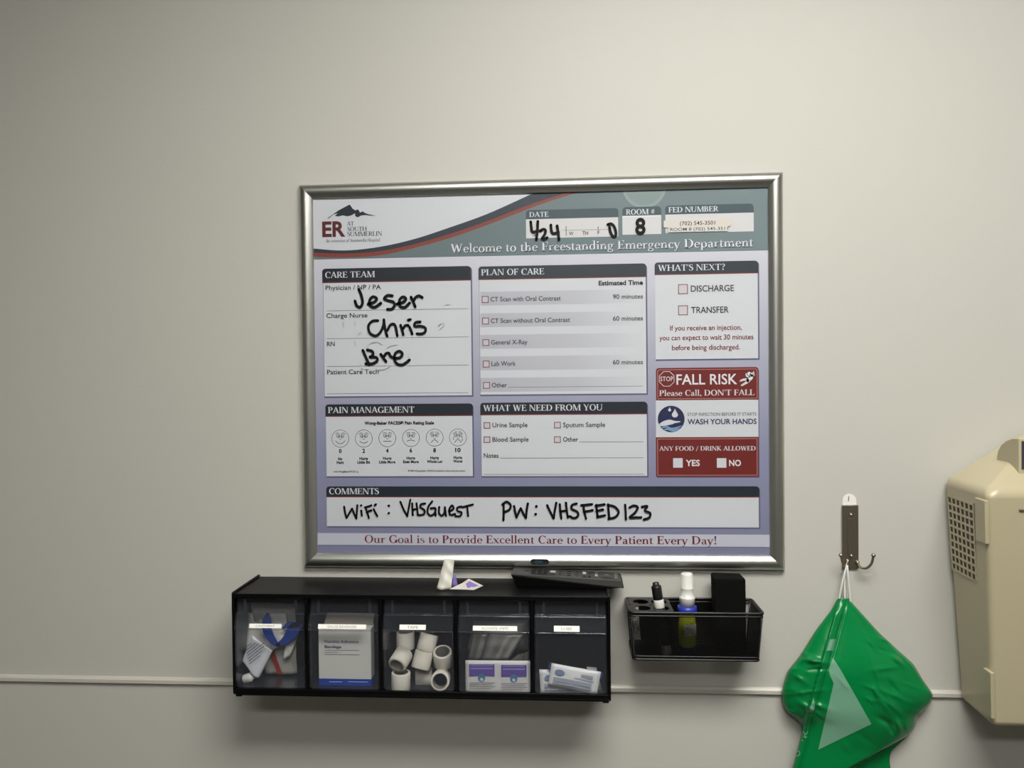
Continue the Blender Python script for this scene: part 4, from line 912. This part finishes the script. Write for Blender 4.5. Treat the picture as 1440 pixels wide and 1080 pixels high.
thick(lattice(lambda a, c: basket_pt(a, c, .985), wx_, hz_, 'front_mesh'), .0005)
thick(lattice(lambda a, c: basket_pt(.012, c, a), BDEP, hz_, 'side_mesh'), .0005)
thick(lattice(lambda a, c: basket_pt(.988, c, a), BDEP, hz_, 'side_mesh'), .0005)
thick(lattice(lambda a, c: basket_pt(a, .01, c), wx_, BDEP, 'bottom_mesh'), .0005)
b = MB(); q0 = [basket_pt(.10, .02, .0), basket_pt(.96, .02, .0), basket_pt(.96, .985, .0), basket_pt(.10, .985, .0)]; b.hexa([p + Vector((0, .0015, 0)) for p in q0], [p + Vector((0, -.0005, 0)) for p in q0], WIRE); b.build('back_plate', basket)
# pen tray with four holes: plate made as a grid with round cut-outs
TX0, TX1 = BX0 + .003, at(948.5, 862, BDEP)[0]; TZ = BZ1 + .0006
def tray():
    b = MB(); cx_ = [(TX0 + (TX1 - TX0) * f, d) for f in (.30, .74) for d in (.0235, .0575)]; r = .0125
    xs = [TX0, (TX0 + TX1) / 2 + .001, TX1]; ds = [.004, .0405, BDEP - .001]
    for i in range(2):
        for j in range(2):
            c = cx_[i * 2 + j]; n = 32; ring = []; outer = []
            for k in range(n):
                t_ = 2 * math.pi * k / n; dx, dd = math.cos(t_), math.sin(t_)
                ring.append((c[0] + r * dx, c[1] + r * dd))
                sx = ((xs[i + 1] - c[0]) if dx > 0 else (c[0] - xs[i])) / max(1e-9, abs(dx)); sd = ((ds[j + 1] - c[1]) if dd > 0 else (c[1] - ds[j])) / max(1e-9, abs(dd)); s_ = min(sx, sd)
                outer.append((c[0] + s_ * dx, c[1] + s_ * dd))
            for z0, z1, src in ((TZ, TZ, 0),):
                vs = [W(x, TZ, d) for x, d in ring] + [W(x, TZ, d) for x, d in outer] + [W(x, TZ - .0012, d) for x, d in ring] + [W(x, TZ - .0012, d) for x, d in outer]
                fs = []
                for k in range(n):
                    m = (k + 1) % n; fs += [(k, m, n + m, n + k), (2 * n + m, 2 * n + k, 3 * n + k, 3 * n + m), (m, k, 2 * n + k, 2 * n + m), (n + k, n + m, 3 * n + m, 3 * n + k)]
                b.add(vs, fs, PLATE)
    b.box(TX0, TX1, TZ - .006, TZ - .0012, BDEP - .0032, BDEP - .0022, PLATE)
    o = b.build('pen_tray', basket); return cx_
holes = tray()
b = MB(); b.box(TX1 - .001, TX1, BZ0 + .004, TZ - .0014, .006, BDEP - .008, WIRE); b.build('divider', basket)
# marker, standing in the front right hole
BT = basket_pt(0, .01, 0).z + .0008
mk = thing('whiteboard_marker', 'black capped whiteboard marker standing in the pen holes of the mesh basket', 'marker', (holes[3][0] + .007, -holes[3][1], BT))
foot = Vector((holes[3][0] + .0085, -holes[3][1] - .001, BT + .0012)); head = Vector((holes[3][0] - .0035, -holes[3][1] + .006, TZ + Z0 + .008))
ax = (head - foot).normalized(); L = (head - foot).length
MKB = mat('marker_black', '#111112', 0.35)
b = MB(); b.lathe(foot, ax, [(.0075, 0), (.0078, .001), (.0078, .015)], mat('marker_grey_end', '#9a9a94', 0.4), 20); b.build('end_plug', mk)
b = MB(); b.lathe(foot, ax, [(.0078, .015), (.0080, .016), (.0080, L - .009)], mat('marker_barrel', '#1d1e20', 0.35), 20); b.build('barrel', mk)
b = MB(); b.lathe(foot, ax, [(.0081, L - .009), (.0083, L - .0085), (.0083, L + .003), (.0078, L + .004)], WHITEP, 20); b.build('band', mk)
b = MB(); b.lathe(foot, ax, [(.0078, L + .004), (.0080, L + .005), (.0082, L + .024), (.0076, L + .026), (.0052, L + .0262), (.0050, L + .0308), (.004, L + .0315)], MKB, 20); b.build('cap', mk)
# spray bottle
sx_, _ = at(966.5, 890, .045)
sp = thing('spray_bottle', 'small spray bottle with white cap, blue collar and yellow green liquid', 'bottle', (sx_, -.045, BT))
base = Vector((sx_, -.045, BT)); up_ = (0, 0, 1)
zc = lambda py: at(966, py, .045)[1] + Z0 - BT
b = MB(); b.lathe(base, up_, [(.0125, .0), (.0140, .0015), (.0140, .010), (.0136, .0108)], mat('bottle_blue', '#111c5c', 0.3), 28); b.build('base', sp)
hN = zc(858)
b = MB(); b.lathe(base, up_, [(.0136, .0108), (.0147, .014), (.0149, .020), (.0147, hN - .030), (.0138, hN - .016), (.0120, hN - .006), (.0118, hN - .003)], mat('green_liquid', '#a9b41c', 0.12, coat=1), 28); b.build('liquid_body', sp)
b = MB(); b.lathe(base, up_, [(.0125, hN - .003), (.0152, hN - .002), (.0155, hN + .001), (.0152, hN + .0065), (.0128, hN + .0075)], mat('collar_blue', '#23349c', 0.35), 28); b.build('collar', sp)
h1, h2, h3 = zc(839), zc(826.5), zc(806)
b = MB(); b.lathe(base, up_, [(.0125, hN + .0075), (.0125, h1 - .003), (.0132, h1 - .001), (.0130, h1), (.0104, h1 + .0008), (.0102, h2 - .001), (.0106, h2), (.0100, h2 + .0006), (.0097, h3 - .002), (.0085, h3), (.002, h3 + .0004)], WHITEP, 28); b.build('mist_cap', sp)
lx0 = sx_
b = MB(); vs = []; r = .0150
for k in range(11):
    a = math.radians(-105 + (k - 5) * 9 + 30); vs += [base + Vector((r * math.cos(a), r * math.sin(a), hN - .037)), base + Vector((r * math.cos(a), r * math.sin(a), hN - .019))]
b.add(vs, [(2 * k, 2 * k + 2, 2 * k + 3, 2 * k + 1) for k in range(10)], mat('bottle_label', '#cfd0cc', 0.5), True); b.build('label', sp)
# eraser block
ex0, ez1 = at(1003.5, 813.5, .050); ex1, _ = at(1050, 813, .050)
b = MB(); zb0 = BT - Z0 + .0004
b.hexa([W(ex0 + .004, zb0, .020), W(ex1 - .001, zb0, .020), W(ex1 - .001, zb0, .052), W(ex0 + .004, zb0, .052)], [W(ex0 + .001, ez1 + .002, .018), W(ex1 - .003, ez1 + .001, .018), W(ex1 - .001, ez1 - .0005, .050), W(ex0, ez1, .050)], mat('black_felt', '#060606', 0.9, spec=0.15, bump=0.5, bscale=700))
o = b.build('whiteboard_eraser', None, bevel=.003, seg=3); tag(o, 'black felt whiteboard eraser standing on end in the mesh basket', 'eraser')

# ------------------------------------------------------------------ hook
hx0, hz1 = at(1183.9, 710, .004); hx1, hz0 = at(1207.8, 800.4, .004)
hk = thing('wall_hook', 'dark chrome double hook on a white adhesive strip, right of the whiteboard', 'hook', W((hx0 + hx1) / 2, hz0, 0))
b = MB(); hc = (hx0 + hx1) / 2; rr = .0108; zt_ = at(1195, 694.5, 0)[1] - rr
pts = [(hc - rr, hz0 + .004), (hc + rr, hz0 + .004)] + [(hc + rr * math.cos(k * math.pi / 12), zt_ + rr * math.sin(k * math.pi / 12)) for k in range(13)]
b.prism([W(x, z, 0.0) for x, z in pts], (0, -.0012, 0), mat('adhesive_strip', '#e4e2dc', 0.4)); b.prism([W(hc - .002 + a * .0016, zt_ + .003 + c * .0042, .0013) for a, c in ((-.6, -1), (.4, -1), (1, 1), (.2, 1))], (0, -.0002, 0), GREY); b.build('adhesive_strip', hk)
b = MB(); b.box(hx0, hx1, hz0, hz1, .0012, .0046, CHROME); b.build('plate', hk, bevel=.0018, seg=3)
b = MB(); b.box(hc - .0042, hc + .0042, hz0 + .024, hz1 - .022, .0046, .0058, CHROME); b.build('rib', hk, bevel=.0012, seg=3)
for dz in (hz1 - hz0 - .0165, .022):
    b = MB(); b.ball(W(hc + .001, hz0 + dz, .0046), .0034, CHROME, 8); b.build('rivet', hk)
def prong(pts, r=.0021):
    b = MB(); s_ = smooth_line([P(1080 + X / 5.4, 680 + Y / 5.4, d) for X, Y, d in pts], 6); b.tube(s_, r, CHROME, 10); b.ball(s_[-1], .0035, CHROME, 10); b.ball(s_[0], .0032, CHROME, 8); b.build('prong', hk); return s_
prong([(606, 590, .0055), (596, 622, .014), (572, 612, .0215), (553, 545, .025)]); prong([(680, 598, .0055), (700, 634, .014), (745, 642, .022), (785, 608, .026), (801, 546, .028)])

# ------------------------------------------------------------------ green drawstring bag
GREEN = mat('green_plastic_film', '#00753a', 0.24, spec=0.4, bump=0.35, bscale=45); PRINT = mat('bag_print_pale', '#6a9a80', 0.4); STRING = mat('white_cord', '#d9d9d4', 0.7)
bag = thing('drawstring_bag', 'green plastic drawstring bag hanging from the left prong of the wall hook', 'bag', P(1190, 1000, .03))
LE = [(440, 4), (400, 80), (300, 210), (200, 370), (120, 470), (82, 600), (92, 680), (130, 735), (212, 800), (212, 860), (185, 960), (155, 1080), (120, 1400), (110, 1650)]
RE = [(514, 12), (546, 50), (700, 220), (830, 340), (920, 420), (985, 530), (1046, 612), (1032, 672), (940, 762), (926, 830), (875, 885), (775, 975), (768, 1030), (775, 1080), (800, 1400), (790, 1650)]
def interp(T_, y):
    if y <= T_[0][1]: return T_[0][0]
    for a, c in zip(T_[:-1], T_[1:]):
        if a[1] <= y <= c[1]: return a[0] + (c[0] - a[0]) * (y - a[1]) / max(1e-6, c[1] - a[1])
    return T_[-1][0]
def sm(T_, y, h=14): return sum(interp(T_, y + k * h) for k in (-1, 0, 1)) / 3
def sstep(a, c, x): t = max(0, min(1, (x - a) / (c - a))); return t * t * (3 - 2 * t)
rnd = random.Random(11)
creases = []
for k in range(52):           # short folds: centre, direction, half length, half width, height
    zone = rnd.choice('LLRRRM')
    if zone == 'L': c = (rnd.uniform(110, 330), rnd.uniform(180, 760)); a = rnd.uniform(-.5, .7)
    elif zone == 'R': c = (rnd.uniform(640, 1000), rnd.uniform(250, 860)); a = rnd.uniform(.3, 1.3)
    else: c = (rnd.uniform(480, 800), rnd.uniform(150, 1000)); a = rnd.uniform(-.2, 1.2)
    creases.append((c, a, rnd.uniform(30, 120), rnd.uniform(7, 20), rnd.uniform(.0015, .006) * (1 if zone != 'M' else .45)))
def bag_front(X, Y):
    l, r = sm(LE, Y), sm(RE, Y); u = (X - l) / max(1, r - l); u = max(0, min(1, u))
    A = .012 + .034 * sstep(0, 520, Y) - .012 * sstep(700, 1000, Y)
    d = .010 + A * math.sqrt(max(0, 4 * u * (1 - u))) * .9
    seam = 470 + (225 - 470) * (Y - 20) / 880                 # raised fold running down from the top
    s_ = X - seam; g = sstep(0, 120, Y)
    d += g * (.011 * sstep(-26, -20, s_) - .010 * sstep(-20, 60, s_) * 0.6)
    d += g * .0035 * math.exp(-((s_ - 30) / 9) ** 2) * -1
    fold = 1085 - .56 * (X - 510)                             # diagonal fold low on the right
    if X > 480: d -= .024 * sstep(-4, 5, Y - fold) * sstep(480, 560, X)
    for c, a, hl, hw, h in creases:
        dx, dy = X - c[0], Y - c[1]; p = dx * math.cos(a) + dy * math.sin(a); n_ = -dx * math.sin(a) + dy * math.cos(a)
        e = (p / hl) ** 2 + (n_ / hw) ** 2
        if e < 9: d += h * (math.exp(-1.4 * math.sqrt(e)) if hl > 70 else math.exp(-e)) * (1 if (hl * 7) % 2 > .7 else -1)
    return max(.0095, d)
def bagP(X, Y, d): return P(1080 + X / 4.5, 840 + Y / 4.5, d)
NR, NC = 190, 110; b = MB(); vs = []; fs = []
for r in range(NR + 1):
    Y = 8 + (1650 - 8) * r / NR; l, rr = sm(LE, Y), sm(RE, Y)
    if r == 0: l, rr = 446, 512
    for c in range(NC + 1):
        X = l + (rr - l) * c / NC; vs.append(bagP(X, Y, bag_front(X, Y)))
    for c in (NC * 3 // 4, NC // 2, NC // 4):
        X = l + (rr - l) * c / NC; vs.append(bagP(X, Y, .0085))
NN = NC + 4
for r in range(NR):
    for c in range(NN):
        c2 = (c + 1) % NN; fs.append((r * NN + c, (r + 1) * NN + c, (r + 1) * NN + c2, r * NN + c2))
fs += [tuple(range(NN)), tuple(NR * NN + k for k in range(NN))[::-1]]
b.add(vs, fs, GREEN, True); b.build('bag_body', bag)
def patch(name, pl, n=14, lab=None):
    """print lying on the bag's front: polygon as quad strips between a left and a right edge"""
    b = MB(); L_, R2 = pl; y0, y1 = max(L_[0][1], R2[0][1]), min(L_[-1][1], R2[-1][1]); vs = []; fs = []; m_ = 12
    for k in range(n + 1):
        for j in range(m_ + 1):
            t = k / n; yl = L_[0][1] + (L_[-1][1] - L_[0][1]) * t; yr = R2[0][1] + (R2[-1][1] - R2[0][1]) * t
            xl_, xr_ = interp(L_, yl), interp(R2, yr); X = xl_ + (xr_ - xl_) * j / m_; Y = yl + (yr - yl) * j / m_
            vs.append(bagP(X, Y, bag_front(X, Y) + .0007))
    for k in range(n):
        for j in range(m_): i = k * (m_ + 1) + j; fs.append((i, i + m_ + 1, i + m_ + 2, i + 1))
    b.add(vs, fs, PRINT, True); return b.build(name, bag)
patch('printed_triangle', ([(410, 382), (385, 450), (392, 495), (416, 545), (370, 740), (318, 964)], [(411, 383), (455, 450), (655, 802)]), 40)
patch('printed_mark', ([(393, 266), (372, 336)], [(428, 264), (412, 338)]), 10); patch('printed_mark', ([(288, 638), (258, 730)], [(290, 636), (296, 690), (288, 732)]), 10)
b = MB()
for pts in ([(225, 852), (240, 868), (250, 850)], [(232, 866), (238, 890)], [(226, 884), (246, 884)], [(214, 903), (220, 908)], [(186, 972), (200, 978), (198, 998), (182, 1004)]):
    for pl in ribbon_polys(pts, 6, 3): b.add([bagP(x, y, bag_front(x, y) + .0008) for x, y in pl], [tuple(range(len(pl)))], PRINT)
b.build('printed_lettering', bag)
for pts in ([(1190.8, 794.5, .0185), (1188.5, 803, .019), (1184, 822, .018), (1179.5, 845, .016)], [(1191.5, 795, .0175), (1192.3, 806, .021), (1194, 826, .020), (1196, 848, .018)], [(1190.5, 795.5, .0155), (1188, 812, .0135), (1188, 845, .0135)]):
    b = MB(); b.tube(smooth_line([P(*p) for p in pts], 5), .0016, STRING, 8); b.build('drawstring', bag)

# ------------------------------------------------------------------ wall dispenser
BEIGE = mat('beige_plastic', '#b0a68a', 0.32, spec=0.5); BEIGED = mat('vent_shade_mount', '#37322a', 0.6)
BK = .007
sxt, szt = at(1327.5, 673.5, BK); sxb, szb = at(1350, 983, BK)
DT = .140; DB = .104
XR = sxt + .30
ds = thing('wall_dispenser', 'beige plastic wall dispenser with a grid of vent holes in its side', 'dispenser', W((sxt + XR) / 2, szb, .06))
b = MB(); b.box(sxt + .03, XR - .03, szb + .03, szt, 0, BK, BEIGED); b.build('mount_plate', ds)
b = MB(); xrb = XR - (sxb - sxt)
# rings: bottom, shoulder, top (each: back-left, front-left, front-right, back-right)
DBB = [(sxb, szb, BK), (sxb - .001, szb - .002, DB), (xrb + .001, szb - .002, DB), (xrb, szb, BK)]
DSH = [(sxt, szt, BK), (sxt - .003, szt - .001, DT), (XR + .003, szt - .001, DT), (XR, szt, BK)]
DTO = [(sxt + .113, szt + .074, BK), (sxt + .100, szt + .060, .060), (XR - .100, szt + .060, .060), (XR - .113, szt + .074, BK)]
vs = [W(*p) for p in DBB + DSH + DTO]
b.add(vs, [(0, 3, 2, 1), (0, 1, 5, 4), (1, 2, 6, 5), (2, 3, 7, 6), (3, 0, 4, 7), (4, 5, 9, 8), (5, 6, 10, 9), (6, 7, 11, 10), (7, 4, 8, 11), (8, 9, 10, 11)], BEIGE)
b.build('body', ds, bevel=.010, seg=4)
# side plane helper: a 0..1 from wall to front, v 0..1 from bottom to shoulder
def sidep(a, v, o=0.0):
    p = bilin([W(*DBB[0]), W(*DBB[1]), W(*DSH[1]), W(*DSH[0])], a, v); return p + Vector((-o, 0, 0))
a0, a1, v0, v1 = .08, .70, .60, .93
b = MB(); b.hexa([sidep(a0, v0, -.001), sidep(a1, v0, -.001), sidep(a1, v1, -.001), sidep(a0, v1, -.001)], [sidep(a0, v0, .0004), sidep(a1, v0, .0004), sidep(a1, v1, .0004), sidep(a0, v1, .0004)], BEIGED)  # flat dark sheet under the lattice, painted as shade inside the vent holes
vent = b.build('vent_grille', ds)
b = MB(); nc_, nr_ = 6, 10
def bar_(aA, vA, aB, vB): b.hexa([sidep(aA, vA, .0003), sidep(aB, vA, .0003), sidep(aB, vB, .0003), sidep(aA, vB, .0003)], [sidep(aA, vA, .0016), sidep(aB, vA, .0016), sidep(aB, vB, .0016), sidep(aA, vB, .0016)], BEIGE)
for k in range(nc_ + 1): c = a0 + (a1 - a0) * k / nc_; bar_(c - .012, v0 - .006, c + .012, v1 + .006)
for k in range(nr_ + 1): c = v0 + (v1 - v0) * k / nr_; bar_(a0 - .012, c - .0048, a1 + .012, c + .0048)
b.build('lattice', vent)
for va, vb, aa, ab in ((.785, .965, .78, 1.0), (.045, .245, .86, 1.05)):
    b = MB(); b.hexa([sidep(aa, va, -.002), sidep(ab, va, -.002), sidep(ab, vb, -.002), sidep(aa, vb, -.002)], [sidep(aa, va, .0042), sidep(ab, va, .0042), sidep(ab, vb, .0042), sidep(aa, vb, .0042)], BEIGE); b.build('hinge_tab', ds, bevel=.0012)
# window hood on the top: side with a curved back, dark window in front
hdf = .110; hx, hzb = at(1432.5, 648.5, hdf); _, hzt = at(1432.5, 616.5, hdf)
pf = [(hdf, hzb - .02), (hdf, hzt)] + [(hdf - .058 * math.sin(t * math.pi / 2 * .98), hzb + (hzt - hzb) * math.cos(t * math.pi / 2)) for t in (.2, .4, .6, .8, 1)] + [(hdf - .058, hzb - .02)]
b = MB(); b.prism([W(hx, z, d) for d, z in pf], (XR - sxt - 2 * (hx - sxt), 0, 0), BEIGE); b.build('window_hood', ds, bevel=.0015)
b = MB(); b.box(hx + .004, XR - (hx - sxt) - .004, hzb - .012, hzt - .004, hdf - .001, hdf + .0012, mat('smoked_window', '#3b3540', 0.1, coat=1)); o = b.build('window', ds); o['label'] = 'smoked window pane'
b = MB(); pts = [P(1434 + k, 717 + (1.2 if k > 3 else 0), DT + .0008) for k in range(0, 12, 3)]
fz = at(1440, 717, DT)[1]; fx_ = at(1434, 717, DT)[0]
b.box(fx_, fx_ + .05, fz - .0006, fz + .0006, DT - .002, DT + .0006, mat('engraved_line', '#77705f', 0.5)); b.build('front_mark', ds)
